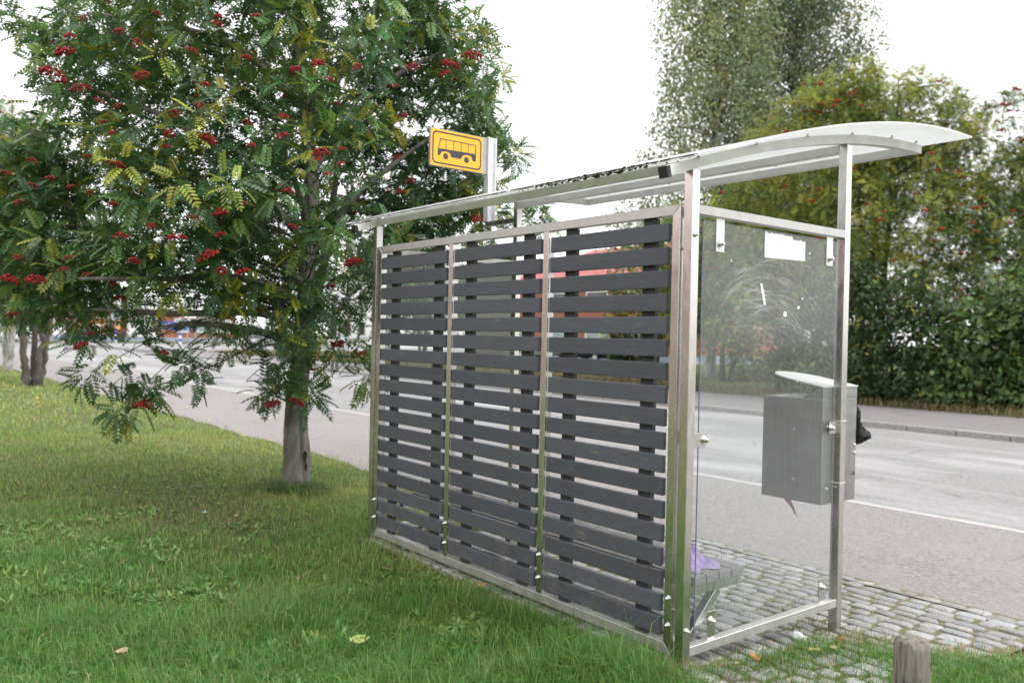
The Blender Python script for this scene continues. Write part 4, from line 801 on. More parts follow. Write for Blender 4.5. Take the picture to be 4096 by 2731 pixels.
# --- further rowans: along the left verge and across the road
T1 = [pinnate(5, .20, .062, .026, .3, True), pinnate(5, .20, .060, .026, .55, True)]
def far_rowan(label, base, blobs, dens, K, sc, greens, yellow, nber, rt_, stems=1, bm_=M['rowan_bark'], spread=.5):
    t = tag(empty('rowan_tree', base), label, 'tree', 'rowan trees'); off = np.array(base)
    bl = [(b[0]-base[0], b[1]-base[1], b[2]-base[2], b[3]) for b in blobs]
    P, O = shoots_in(bl, dens, .5); nb = NB(); rowan_crown(nb, P, O, T1, K, sc, greens, yellow, .03); nb.build('crown', M['far_leaf'], t)
    nb = NB(); top = max(b[2] for b in bl); allp = []
    for k in range(stems):
        a = 2.4*k+.5; o = np.array((math.cos(a), math.sin(a), 0))*spread*.5*(stems > 1)
        pts = [o*.55+np.array((0, 0, -.15)), o*.8+np.array((0, 0, .5)), o*1.2+np.array((0, 0, 1.8)), o*2.0+np.array((0, 0, top*.6)), o*2.6+np.array((0, 0, top))]
        c = catmull(pts, 5); c[1:-1] += rng.normal(0, .03, c[1:-1].shape); tube(nb, c, [rt_, rt_*.8, rt_*.72, rt_*.4, rt_*.12], 10, .06); allp.append(c)
    nb.build('trunk', bm_, t, True); A = np.concatenate(allp)
    nb = NB(); limbs(nb, lambda b: A[np.argmin(np.abs(A[:, 2]-max(1.0, b[2]-.6*np.hypot(b[0], b[1]))))], bl, .035, 5); nb.build('branches', M['twig'], t)
    C = np.array(bl); 
    for i in range(nber):
        b = C[rng.integers(len(C))]; u = unit(rng.normal(size=3)); u[1] = -abs(u[1]) if base[1] > 10 else u[1]; u[0] = abs(u[0]) if base[1] < 5 else u[0]
        o = bpy.data.objects.new('berry_cluster', BF[i % 2]); COL.objects.link(o); o.parent = t; o.location = b[:3]+u*b[3]*1.02; o.rotation_euler = (0, 0, random.uniform(0, 6)); s = random.uniform(1.1, 2.0); o.scale = (s, s, s)
    return t
GL = [(.11, .18, .055), (.085, .155, .055), (.15, .21, .055)]
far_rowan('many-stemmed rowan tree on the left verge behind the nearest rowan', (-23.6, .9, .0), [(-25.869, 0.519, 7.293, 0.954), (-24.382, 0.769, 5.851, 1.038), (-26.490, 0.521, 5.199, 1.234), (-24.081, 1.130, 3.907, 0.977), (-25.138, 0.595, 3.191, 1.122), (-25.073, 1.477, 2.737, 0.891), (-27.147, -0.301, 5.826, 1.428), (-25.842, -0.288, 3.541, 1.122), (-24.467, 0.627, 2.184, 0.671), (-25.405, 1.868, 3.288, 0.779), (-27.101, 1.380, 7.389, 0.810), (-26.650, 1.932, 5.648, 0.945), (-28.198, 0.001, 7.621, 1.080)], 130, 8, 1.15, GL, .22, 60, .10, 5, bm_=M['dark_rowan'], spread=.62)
far_rowan('farthest rowan tree on the left verge, partly cut by the photo edge', (-34.0, 1.6, .0), [(-39.712, 1.556, 5.084, 1.496), (-39.104, 2.308, 3.609, 1.309), (-41.291, 1.201, 7.666, 1.730), (-40.198, 2.568, 6.743, 1.345), (-39.200, 2.176, 2.483, 0.935)], 60, 8, 1.4, GL, .15, 10, .16, 2, M['birch_bark'])
GR = [(.19, .245, .058), (.145, .21, .056), (.225, .25, .058), (.12, .18, .055)]
GD = [(.11, .175, .05), (.085, .15, .048), (.145, .20, .055)]
far_rowan('large yellow-green rowan across the road with orange-red berries, right of the birches', (-11.2, 22.3, -.02), [(-11.426, 21.140, 9.151, 1.148), (-12.167, 20.199, 8.315, 1.215), (-13.123, 19.794, 7.732, 1.032), (-10.411, 21.611, 8.767, 1.126), (-9.668, 22.546, 8.661, 0.993), (-8.849, 22.765, 7.763, 0.974), (-11.044, 20.800, 7.287, 1.325), (-9.806, 21.553, 7.080, 1.299), (-12.135, 20.222, 6.560, 1.283), (-13.655, 19.915, 6.436, 1.192), (-8.753, 22.067, 6.235, 1.018), (-10.746, 20.354, 5.488, 1.299), (-9.528, 21.082, 5.316, 1.209), (-12.185, 20.141, 4.666, 1.283), (-13.711, 19.828, 4.751, 1.262), (-10.717, 20.374, 3.930, 1.169), (-14.566, 19.566, 5.933, 1.000), (-12.071, 20.269, 3.049, 1.148), (-13.588, 19.964, 2.791, 1.122), (-8.762, 23.687, 8.692, 0.596), (-11.105, 21.552, 9.973, 0.540), (-9.351, 22.952, 9.334, 0.596), (-9.932, 22.222, 9.579, 0.530), (-12.018, 20.397, 9.333, 0.608), (-8.754, 22.877, 6.987, 1.104), (-9.424, 22.360, 7.533, 1.178), (-10.392, 21.625, 7.708, 1.192), (-11.083, 21.568, 8.758, 1.080), (-8.348, 22.572, 5.739, 0.954), (-9.342, 21.301, 3.795, 1.082), (-10.957, 20.863, 2.520, 1.060)], 92, 8, 1.30, GR, .24, 99, .17, 3, M['dark_bark'])
far_rowan('rowan across the road at the right edge of the photo, berries high in its crown', (-6.3, 22.6, -.02), [(-7.432, 23.744, 7.554, 0.764), (-7.439, 22.918, 6.302, 0.935), (-6.815, 23.702, 6.075, 1.122), (-7.794, 22.136, 5.011, 0.927), (-6.823, 22.874, 4.631, 1.099), (-7.490, 22.025, 3.753, 0.977), (-6.680, 23.882, 7.202, 0.997), (-8.260, 21.867, 4.528, 0.873), (-6.542, 24.025, 3.839, 1.122), (-7.978, 23.871, 8.703, 0.455), (-7.700, 24.224, 8.972, 0.390), (-8.474, 21.587, 3.523, 0.873), (-7.320, 22.230, 2.782, 0.854)], 92, 8, 1.30, GD, .12, 60, .15, 3, M['dark_bark'])
far_rowan('smaller yellowing rowan across the road seen through the clear end wall', (-17.6, 23.5, -.02), [(-17.926, 20.957, 5.155, 1.208), (-18.849, 20.589, 4.209, 0.982), (-16.666, 20.925, 4.126, 1.169), (-15.987, 20.988, 5.322, 1.073), (-16.837, 20.697, 2.873, 1.091), (-15.452, 20.839, 3.459, 1.130), (-18.520, 20.991, 2.911, 0.900), (-19.413, 20.692, 5.241, 0.748), (-19.219, 20.943, 5.913, 0.665), (-15.028, 20.558, 2.246, 0.962), (-16.304, 20.555, 1.786, 0.766), (-18.427, 21.140, 6.188, 0.654)], 92, 8, 1.30, GD, .14, 45, .13, 2, M['dark_bark'])

def simple_leaf(l, wd, k=6):
    pts = [(0, 0), (.3, .5), (.7, .42), (1, 0), (.7, -.42), (.3, -.5)] if k == 6 else [(0, 0), (.5, .5), (1, 0), (.5, -.5)]
    return np.array([[(a*l, b*wd, -.18*l*a*a-.15*abs(b)*wd) for a, b in pts]])
def shrub(name, label, cat, base, blobs, dens, l, wd, greens, yellow, stems=5, group=None, trunk_r=.05):
    t = tag(empty(name, base), label, cat, group); bl = [(b[0]-base[0], b[1]-base[1], b[2]-base[2], b[3]) for b in blobs]
    P, O = shoots_in(bl, dens, .6); nb = NB(); T = simple_leaf(l, wd); n = len(P); st = tones(n, greens, .2, yellow)
    for j in range(7):
        d = unit(O*.5+rng.normal(0, .7, (n, 3))+np.array([0, 0, -.1])); up = unit(np.array([0, 0, 1.])+O*.5+rng.normal(0, .35, (n, 3)))
        place_leaves(nb, T, P+rng.normal(0, l*.9, (n, 3)), d, up, rng.uniform(.7, 1.25, n), st*np.exp(rng.normal(0, .15, (n, 1))))
    nb.build('foliage', M['far_leaf'], t); nb = NB()
    for k in range(stems):
        b = bl[rng.integers(len(bl))]; a = rng.uniform(0, 6.28); p0 = np.array((math.cos(a), math.sin(a), 0))*rng.uniform(.05, .35); q = np.array(b[:3])
        tube(nb, catmull([p0-np.array((0, 0, .15)), p0*1.5+np.array((0, 0, q[2]*.45)), q], 5), [trunk_r, trunk_r*.7, trunk_r*.25], 7, .05)
    nb.build('stems', M['dark_bark'], t); return t
GS = [(.09, .155, .05), (.062, .115, .04), (.115, .18, .056)]
shrub('broadleaf_shrub', 'pale green broad-leaved shrub across the road at the right edge, under the rowan', 'shrub', (-6.4, 20.6, -.05), [(-6.944, 19.962, 2.005, 0.849), (-6.119, 20.204, 2.681, 0.940), (-7.372, 19.737, 1.197, 0.743), (-6.559, 20.115, 1.002, 0.729), (-5.780, 20.457, 1.364, 0.881), (-7.929, 19.686, 1.991, 0.640), (-6.147, 20.146, 0.466, 0.498), (-6.986, 19.894, 0.418, 0.476), (-5.446, 20.564, 2.249, 0.982), (-7.665, 19.683, 0.494, 0.461), (-5.550, 20.417, 0.499, 0.545)], 170, .16, .12, GS, .02, 7)
shrub('broadleaf_shrub', 'darker green shrub across the road just right of the shelter front post', 'shrub', (-9.6, 20.7, -.05), [(-9.521, 19.457, 2.705, 0.916), (-8.728, 19.643, 1.864, 0.836), (-9.626, 19.474, 1.482, 0.797), (-8.957, 19.667, 0.777, 0.663), (-9.865, 19.485, 0.487, 0.556), (-8.353, 19.804, 2.819, 0.770), (-10.179, 19.440, 3.463, 0.748), (-8.381, 19.744, 0.330, 0.379), (-8.154, 19.716, 1.168, 0.587), (-9.147, 19.583, 0.223, 0.339)], 170, .14, .09, [(.05, .09, .032), (.04, .075, .03), (.065, .105, .036)], .03, 7)
shrub('broadleaf_shrub', 'dim green shrub across the road seen through the clear end wall behind the bin', 'shrub', (-13.4, 21.3, -.05), [(-11.858, 19.726, 2.224, 0.927), (-11.157, 19.797, 1.447, 0.779), (-12.548, 19.654, 1.546, 0.743), (-13.166, 19.671, 0.708, 0.523), (-11.634, 19.670, 0.645, 0.591), (-10.762, 19.642, 0.560, 0.575), (-13.999, 19.433, 1.374, 0.561), (-10.741, 20.007, 2.232, 0.773)], 150, .14, .09, [(.05, .088, .032), (.043, .078, .03)], .06, 6)

def birch(label, base, H, half, z0, ns, tone, seed):
    t = tag(empty('birch_tree', base), label, 'tree', 'birch trees across the road'); rg = np.random.default_rng(seed); nb = NB(); T = simple_leaf(.12, .085, 4)
    wood = NB(); tp = catmull([(0, 0, -.2), (.1, 0, H*.3), (-.1, .1, H*.65), (.05, 0, H)], 8); tube(wood, tp, [.24, .19, .12, .03], 10, .04)
    tw = NB(); 
    for i in range(ns):
        z = z0+(H-z0)*rg.random()**.85; f = (z-z0)/(H-z0); rr = half*(1-.62*f**2.2)*(.45+.55*min(1, f*5+.25)); a = rg.uniform(0, 6.283); rad = rr*rg.uniform(.05, 1)**.6*(.8+.2*math.sin(2*a+seed+z*.5))
        e = np.array((math.cos(a)*rad, math.sin(a)*rad, z)); s = np.array((tp[min(len(tp)-1, int(f*len(tp)))][0], tp[min(len(tp)-1, int(f*len(tp)))][1], z-rad*.45))
        if i % 4 == 0: tube(tw, catmull([s, (s+e)/2+np.array((0, 0, .25)), e], 3), [.03, .018, .008], 3)
        ln = rg.uniform(.4, 1.3); m = int(ln*34); tt = rg.random(m); p = e+np.c_[np.outer(tt, (math.cos(a)*.25, math.sin(a)*.25)), -tt*ln]+rg.normal(0, .24, (m, 3))
        d = unit(rg.normal(0, .5, (m, 3))+np.array((0, 0, -.8))); c = np.array(tone[rg.integers(len(tone))])*math.exp(rg.normal(0, .2)); cc = np.tile(c, (m, 1))*np.exp(rg.normal(0, .2, (m, 1)))
        if rg.random() < .06: cc = np.tile((.24, .17, .03), (m, 1))*rg.uniform(.6, 1.1, (m, 1))
        place_leaves(nb, T, p, d, unit(rg.normal(0, 1, (m, 3))+np.array((.3, -.5, .6))), rg.uniform(.8, 1.4, m), cc)
    nb.build('crown', M['far_leaf'], t); wood.build('trunk', M['birch_bark'], t, True); tw.build('branches', M['twig'], t)
far_rowan('dark leafy tree filling the gap behind the large yellow-green rowan', (-15.5, 28.5, 0), [(-17.701, 26.061, 4.869, 1.943), (-16.177, 27.988, 5.629, 2.119), (-14.375, 29.448, 4.927, 1.914), (-19.310, 24.825, 3.437, 1.613), (-16.785, 27.196, 2.781, 1.766), (-14.979, 28.662, 2.469, 1.653), (-19.002, 26.046, 6.396, 1.818), (-15.827, 29.257, 8.041, 1.971), (-17.447, 28.020, 7.905, 1.818), (-18.060, 25.567, 0.440, 1.236), (-16.740, 27.228, 0.309, 1.236), (-15.426, 28.886, 0.532, 1.236), (-14.191, 29.639, 0.755, 1.218)], 60, 8, 1.5, [(.05, .085, .032), (.042, .072, .03)], .05, 0, .16, 2, M['dark_bark'])
far_rowan('dark leafy tree behind the right edge rowan, showing only between its branches', (-8.5, 28.0, 0), [(-12.424, 30.309, 6.229, 1.857), (-10.930, 31.374, 4.871, 1.828), (-9.921, 32.658, 6.237, 1.828), (-13.332, 29.990, 8.334, 1.714), (-11.410, 30.750, 2.859, 1.662), (-10.164, 32.316, 2.570, 1.662), (-13.238, 30.058, 3.193, 1.543), (-10.363, 32.926, 8.327, 1.688), (-12.533, 30.118, 0.652, 1.266), (-11.061, 31.169, 0.710, 1.247), (-9.821, 32.731, 0.753, 1.247)], 60, 8, 1.5, [(.05, .085, .032), (.042, .072, .03)], .05, 0, .16, 2, M['dark_bark'])
birch('lighter drooping birch across the road, left one of the pair behind the shelter roof', (-20.94, 26.76, -0.05), 19.5, 5.0, 2.2, 1750, [(.18, .225, .11), (.15, .20, .10), (.22, .25, .11)], 3)
birch('darker drooping birch across the road, right one of the pair behind the shelter roof', (-20.52, 32.11, -0.05), 21.0, 5.6, 3.0, 2500, [(.135, .175, .098), (.11, .15, .088), (.18, .205, .095)], 5)

# trees and bushes round the far buildings
FAR = [('grey-green leafy tree behind the far left slat panel', (-58.6, 35.6, -.1), 4.0, 9.0, [(.03, .055, .025), (.04, .065, .03)], 0.03), ('leafy tree by the white building behind the middle slat panel', (-61.1, 42.2, -.1), 3.6, 8.0, [(.05, .08, .03), (.065, .10, .035)], 0.05), ('low bush at the foot of the brick shop wall, beside the blue direction sign', (-95.6, 34.0, -.1), 1.8, 2.2, [(.05, .08, .03), (.065, .10, .035)], 0.15), ('low yellow-flecked bush at the foot of the brick shop wall', (-91.1, 36.5, -.1), 2.0, 2.4, [(.05, .08, .03), (.065, .10, .035)], 0.30), ('yellowing tree before the right part of the brick building', (-31.4, 34.6, -.1), 3.2, 7.5, [(.10, .115, .03), (.08, .10, .03)], 0.25), ('dark tree far down the road at the left photo edge', (-107.0, 11.7, -.1), 5.0, 11.0, [(.03, .055, .025), (.04, .065, .03)], 0.05), ('small bush before the brick building beside the dark blue car', (-30.9, 32.0, -.1), 1.3, 2.0, [(.03, .055, .025), (.04, .065, .03)], 0.05), ('leafy tree standing beyond the white building', (-100.2, 57.2, -.1), 5.0, 11.0, [(.05, .08, .03), (.065, .10, .035)], 0.05)]
for (label, base, rad, H, greens, yel) in FAR:
    bl = []
    for i in range(9):
        a = rng.uniform(0, 6.28); q = rng.uniform(.1, .75)*rad; z = H*rng.uniform(.28, .85); bl.append((base[0]+q*math.cos(a), base[1]+q*math.sin(a), base[2]+z, rad*rng.uniform(.35, .55)))
    shrub('leafy_tree' if H > 4 else 'garden_bush', label, 'tree' if H > 4 else 'bush', base, bl, 60/max(1, rad)*1.1, .30, .22, greens, yel, 4, None, .14 if H > 4 else .05)
# ------------------------------------------------------------------ buildings across the road
def bld_box(bm, *a): box(bm, *a)
# red brick block seen between the slats
bA = tag(empty('brick_building', (0, 0, 0)), 'red brick building with red metal roof and white-framed windows seen between the slats', 'building')
ax0, ax1, ay0, ay1, ah = -52.5, -33.5, 40, 52, 6.0
bm = bmesh.new(); box(bm, ax0, ax1, ay0, ay1, .55, ah); obj('wall', bm, M['brick'], bA)
bm = bmesh.new(); box(bm, ax0-.05, ax1+.05, ay0-.05, ay1+.05, -.6, .549); obj('plinth', bm, M['plinth'], bA)
bm = bmesh.new(); v = [bm.verts.new(p) for p in ((ax0-.6, ay0-.6, ah-.05), (ax1+.6, ay0-.6, ah-.05), (ax1+.6, ay1+.6, ah-.05), (ax0-.6, ay1+.6, ah-.05), (ax0+4, (ay0+ay1)/2, ah+3), (ax1-4, (ay0+ay1)/2, ah+3))]
for f in ((0, 1, 5, 4), (1, 2, 5), (2, 3, 4, 5), (3, 0, 4), (3, 2, 1, 0)): bm.faces.new([v[i] for i in f])
obj('roof', bm, M['red_roof'], bA)
bm = bmesh.new(); box(bm, ax0-.62, ax1+.62, ay0-.7, ay0-.601, ah-.22, ah+.02); obj('gutter', bm, M['white_paint'], bA)
def window(par, x0, x1, y, z0, z1, m, axis='y', fw=.14):
    bm = bmesh.new()
    for q in ((x0, x0+fw, z0, z1), (x1-fw, x1, z0, z1), (x0+fw, x1-fw, z0, z0+fw), (x0+fw, x1-fw, z1-fw, z1)):
        if axis == 'y': box(bm, q[0], q[1], y-.09, y-.002, q[2], q[3])
        else: box(bm, y+.002, y+.09, q[0], q[1], q[2], q[3])
    f = obj('window', bm, M['white_paint'], par)
    bm = bmesh.new()
    if axis == 'y': box(bm, x0+fw, x1-fw, y-.03, y-.003, z0+fw, z1-fw)
    else: box(bm, y+.003, y+.03, x0+fw, x1-fw, z0+fw, z1-fw)
    obj('pane', bm, m, f); return f
for i in range(3):
    x = -47.2+4.3*i; window(bA, x, x+2.3, ay0, 3.6, 5.1, M['window'])
    window(bA, x, x+2.6, ay0, 1.0, 2.9, M['window_pale'])
window(bA, -51.2, -49.4, ay0, 1.1, 2.6, M['window_pale'])
# low shop block far down the road
bB = tag(empty('shop_building', (0, 0, 0)), 'low brick shop building with white flat roof edge far down the road', 'building')
X = -104.
bm = bmesh.new(); box(bm, X-14, X, 14.9, 36, -.4, 3.9); obj('wall', bm, M['brick'], bB)
bm = bmesh.new(); box(bm, X-14.6, X+1.3, 14.2, 26.6, 3.9, 5.3, .05); box(bm, X-14.6, X+.6, 26.61, 36.6, 3.9, 4.7, .05); obj('roof_fascia', bm, M['white_paint'], bB)
bm = bmesh.new(); box(bm, X+.002, X+.12, 14.9, 36, -.4, .55); obj('plinth', bm, M['plinth'], bB)
def panel(name, y0, y1, z0, z1, m, d=.10, par=bB):
    bm = bmesh.new(); box(bm, X+.123, X+.123+d, y0, y1, z0, z1, .01); return obj(name, bm, m, par)
panel('shop_window', 15.1, 16.4, .56, 3.6, M['white_paint']); pw = panel('shop_window', 19.0, 20.7, .56, 3.5, M['brown_panel'])
bm = bmesh.new()
for z in (2.55, 1.75, 1.3): box(bm, X+.224, X+.24, 19.3, 20.5, z, z+.22)
obj('window_lettering', bm, M['sign_white'], pw)
pd = panel('shop_door', 21.0, 22.9, .56, 3.5, M['wine'])
bm = bmesh.new(); cyl(bm, (X+.224, 21.95, 2.05), (X+.245, 21.95, 2.05), .55, n=24); bmesh.ops.scale(bm, vec=(1, .62, 1.35), space=Matrix.Translation((0, -21.95, -2.05)), verts=bm.verts); obj('oval_poster', bm, M['amber'], pd)
panel('white_wall_panel', 23.1, 26.3, .56, 3.8, M['white_paint'])
for y in (20.85, 23.0): panel('door_post', y-.06, y+.06, .56, 3.7, M['zinc'], .16)
for y in (28.4, 31.2, 33.6): window(bB, y, y+1.9, X, 1.2, 2.9, M['window_pale'], 'x')
# white two-storey block between, behind trees
bC = tag(empty('white_building', (0, 0, 0)), 'pale two-storey building behind trees, seen through the far left slats', 'building')
bm = bmesh.new(); box(bm, -96, -78, 45, 58, -.5, 8.2); obj('wall', bm, M['white_paint'], bC)
bm = bmesh.new(); box(bm, -96.6, -77.4, 44.4, 58.6, 8.2, 8.7, .03); obj('roof', bm, M['plinth'], bC)
for i in range(5):
    for z in (1.2, 4.8): window(bC, -95+3.6*i, -93+3.6*i, 45, z, z+1.8, M['window'])
# pink rendered house behind the photographer, mirrored in the steel posts
bD = tag(empty('rendered_house', (0, 0, 0)), 'pink-grey rendered house behind the photographer, mirrored in the steel', 'building')
bm = bmesh.new(); box(bm, -26, 12, -24, -14.0, -.3, 4.2); obj('wall', bm, M['plaster'], bD)
bm = bmesh.new(); prism(bm, [(-24.6, 4.2), (-13.5, 4.2), (-19, 6.6)], 'x', -26.5, 12.5); obj('roof', bm, M['red_roof'], bD)
for i in range(8):
    bm = bmesh.new(); box(bm, -24+4.6*i, -22.3+4.6*i, -13.999, -13.95, 1.2, 2.7); f = obj('window', bm, M['white_paint'], bD)
    bm = bmesh.new(); box(bm, -23.88+4.6*i, -22.42+4.6*i, -13.949, -13.94, 1.3, 2.6); obj('pane', bm, M['window'], f)

# poles and signs at the far junction
def pole(label, p, h, r, grp=None):
    t = tag(empty('lamp_post', p), label, 'lamp post', grp); bm = bmesh.new(); cyl(bm, (0, 0, -.2), (0, 0, h), r, r*.7, 10); obj('pole', bm, M['pole'], t)
    bm = bmesh.new(); box(bm, -.3, .9, -.12, .12, h-.05, h+.08, .03); obj('lamp_head', bm, M['pole'], t)
pole('slim grey lamp post before the brick shop wall, left of two', (-89.5, 26.4, -.05), 8, .12)
pole('thicker grey lamp post before the brick shop wall, right of two', (-68.5, 21.15, -.05), 9, .15)
def marker(label, p, sign):
    t = tag(empty('striped_sign_post', p), label, 'sign post')
    for i in range(4):
        bm = bmesh.new(); cyl(bm, (0, 0, .05+.32*i), (0, 0, .05+.32*(i+1)-.002), .17, n=12); obj('band', bm, M['blue'] if i in (1, 3) else M['sign_white'], t)
    bm = bmesh.new(); cyl(bm, (0, 0, 1.33), (0, 0, 3.6), .06, n=10); obj('pole', bm, M['pole'], t)
    bm = bmesh.new(); cyl(bm, (.08, 0, sign), (.12, 0, sign), .48, n=28); obj('sign_back', bm, M['sign_grey'] if sign < 2.6 else M['pole'], t)
marker('blue and white striped sign post in front of the shop door, left of two', (-93.5, 19.25, -.1), 2.9)
marker('blue and white striped sign post in front of the blue direction sign, right of two', (-88.5, 24.45, -.1), 2.25)
ds = tag(empty('direction_sign', (-90.0, 24.6, -.05)), 'blue direction sign with white lettering and arrow before the brick shop wall', 'road sign')
bm = bmesh.new(); box(bm, -.03, .03, -1.9, 1.75, 1.62, 2.42, .01); fc = obj('sign_panel', bm, M['blue'], ds)
bm = bmesh.new(); box(bm, .0305, .035, 1.05, 1.68, 1.68, 2.36); obj('arrow_field', bm, M['sign_white'], fc)
bm = bmesh.new(); bm.faces.new([bm.verts.new((.04, *p)) for p in ((1.12, 1.72), (1.62, 2.02), (1.12, 2.32))]); obj('arrow', bm, M['blue'], fc)
def text(name, s, size, m, mtx, par):
    c = bpy.data.curves.new(name, 'FONT'); c.body = s; c.size = size; c.extrude = .004; c.align_x = 'CENTER'; c.align_y = 'CENTER'
    o = bpy.data.objects.new(name, c); COL.objects.link(o); dg = bpy.context.evaluated_depsgraph_get(); me = bpy.data.meshes.new_from_object(o.evaluated_get(dg)); bpy.data.objects.remove(o)
    me.transform(mtx); return link(name, me, m, par)
RX = Matrix(((0, 0, 1, 0), (1, 0, 0, 0), (0, 1, 0, 0), (0, 0, 0, 1)))
text('lettering', 'UKK', .62, M['sign_white'], Matrix.Translation((.034, -1.0, 2.02)) @ RX, fc); text('lettering', '16', .62, M['sign_white'], Matrix.Translation((.034, .6, 2.02)) @ RX, fc)
for y in (-1.6, 1.1):
    bm = bmesh.new(); cyl(bm, (-.06, y, -.2), (-.06, y, 2.4), .05, n=8); obj('pole', bm, M['pole'], ds)
wb = tag(empty('street_name_sign', (-88.2, 25.0, -.05)), 'white street sign plate above the blue direction sign', 'street sign')
bm = bmesh.new(); box(bm, -.03, .03, -.3, 2.2, 2.85, 3.35, .01); obj('plate', bm, M['sign_white'], wb)
bm = bmesh.new(); cyl(bm, (-.05, .9, -.2), (-.05, .9, 3.3), .04, n=8); obj('pole', bm, M['pole'], wb)
gb = tag(empty('wheeled_bin', (-96.5, 20.6, -.05)), 'dark green wheeled bin beside the shop door', 'bin')
bm = bmesh.new(); box(bm, -.35, .35, -.3, .3, .08, 1.0, .04); obj('body', bm, M['darkgreen'], gb); bm = bmesh.new(); box(bm, -.38, .36, -.33, .33, 1.001, 1.08, .02); obj('lid', bm, M['darkgreen'], gb)
bm = bmesh.new(); cyl(bm, (-.3, -.33, .1), (-.3, .33, .1), .1, n=12); obj('wheel', bm, M['tyre'], gb)

# parked cars
def car_meshes():
    prof = [(-2.15, .35), (-2.2, .62), (-2.12, .90), (-1.75, 1.0), (-1.35, 1.05), (-.72, 1.42), (.55, 1.46), (1.15, 1.36), (1.72, 1.02), (2.08, .96), (2.16, .6), (2.12, .33)]
    bm = bmesh.new(); st = (-.88, -.84, -.6, 0, .6, .84, .88); rows = []
    for y in st:
        k = abs(y)/.88; row = []
        for x, z in prof:
            tuck = max(0, z-1.0)*.0; zz = z*(1-.02*k*k); row.append(bm.verts.new((x*(1-.05*k**4), y*(1-.26*max(0, min(1, (z-.98)/.45))), zz-(.03*k**6))))
        rows.append(row)
    n = len(prof)
    for i in range(len(st)-1):
        for j in range(n): bm.faces.new((rows[i][j], rows[i][(j+1) % n], rows[i+1][(j+1) % n], rows[i+1][j]))
    for r in (rows[0], rows[-1]): bm.faces.new(r)
    bmesh.ops.recalc_face_normals(bm, faces=bm.faces); return bm
def car(label, p, rz, color, grp=None):
    c = tag(empty('parked_car', p, rz), label, 'car', grp); body = obj('body', car_meshes(), mat('car_paint', color, .25, .2), c, True)
    for s in (-1, 1):
        bm = bmesh.new()
        for pts in (((-1.2, 1.04), (-.70, 1.36), (-.05, 1.38), (-.05, 1.03)), ((.02, 1.03), (.02, 1.38), (.55, 1.38), (1.05, 1.29), (1.40, 1.04))):
            def yy(z): return s*(.886*(1-.26*max(0, min(1, (z-.98)/.45)))+.008)
            bm.faces.new([bm.verts.new((x, yy(z), z)) for x, z in pts])
        obj('side_window', bm, M['window'], c)
        for x in (-1.38, 1.32):
            bm = bmesh.new(); cyl(bm, (x, s*.70, .31), (x, s*.895, .31), .315, n=22); wl = obj('wheel', bm, M['tyre'], c)
            bm = bmesh.new(); cyl(bm, (x, s*.896, .31), (x, s*.905, .31), .21, n=18); obj('rim', bm, M['rim'], wl)
        bm = bmesh.new(); box(bm, -2.20, -2.08, s*.55-.16, s*.55+.16, .62, .78, .02); obj('headlight', bm, M['lamp_clear'], c)
        bm = bmesh.new(); box(bm, 2.04, 2.165, s*.6-.14, s*.6+.14, .70, .9, .02); obj('tail_light', bm, M['lamp_red'], c)
    bm = bmesh.new(); bm.faces.new([bm.verts.new(q) for q in ((-1.32, -.70, 1.085), (-.76, -.60, 1.425), (-.76, .60, 1.425), (-1.32, .70, 1.085))]); obj('windscreen', bm, M['window'], c)
car('silver grey parked car before the brick building, left of two', (-43.9, 36.6, -.02), 0, (.30, .31, .33), 'cars parked before the brick building')
car('dark blue parked car before the brick building, right of two', (-38.6, 36.4, -.02), 0, (.012, .016, .03), 'cars parked before the brick building')
car('pale silver car in the far yard behind the nearest rowan trunk', (-66.5, 24.6, -.03), R(75), (.45, .46, .48))
car('dark car far down the road left of the shop door', (-92, 15.9, -.05), R(80), (.05, .06, .08))
car('white car far down the road behind the many-stemmed rowan', (-97, 10.5, -.18), R(85), (.6, .6, .6))
# ------------------------------------------------------------------ grass
def vnoise(x, y, s, seed=0):
    rg = np.random.default_rng(100+seed); g = rg.random((64, 64)); u, v = x/s, y/s; i, j = np.floor(u).astype(int), np.floor(v).astype(int); f, h = u-i, v-j; f = f*f*(3-2*f); h = h*h*(3-2*h)
    G = lambda a, b: g[a % 64, b % 64]
    return (G(i, j)*(1-f)+G(i+1, j)*f)*(1-h)+(G(i, j+1)*(1-f)+G(i+1, j+1)*f)*h
FW = np.array((-.783165, .621785)); RT = np.array((.621548, .783076)); CP = np.array((2.5749, -3.113))
def wedge(n, r0, r1, half=36):
    a = rng.uniform(-R(half), R(half), n); r = np.sqrt(rng.uniform(r0*r0, r1*r1, n)); return CP+(r*np.cos(a))[:, None]*FW+(r*np.sin(a))[:, None]*RT
def verge(p):
    x, y = p[:, 0], p[:, 1]; e = 2.03+.03*np.sin(x*1.3)+.04*np.sin(x*3.1+1)+.03*np.sin(x*7.7)
    edge = np.where(x < -3.10, e+.05, np.where(x < .06, .06+.03*np.sin(x*6), np.minimum(2.15, 1.17+(x-.05)*1.1)+.07*np.sin(x*9)))
    return edge-y
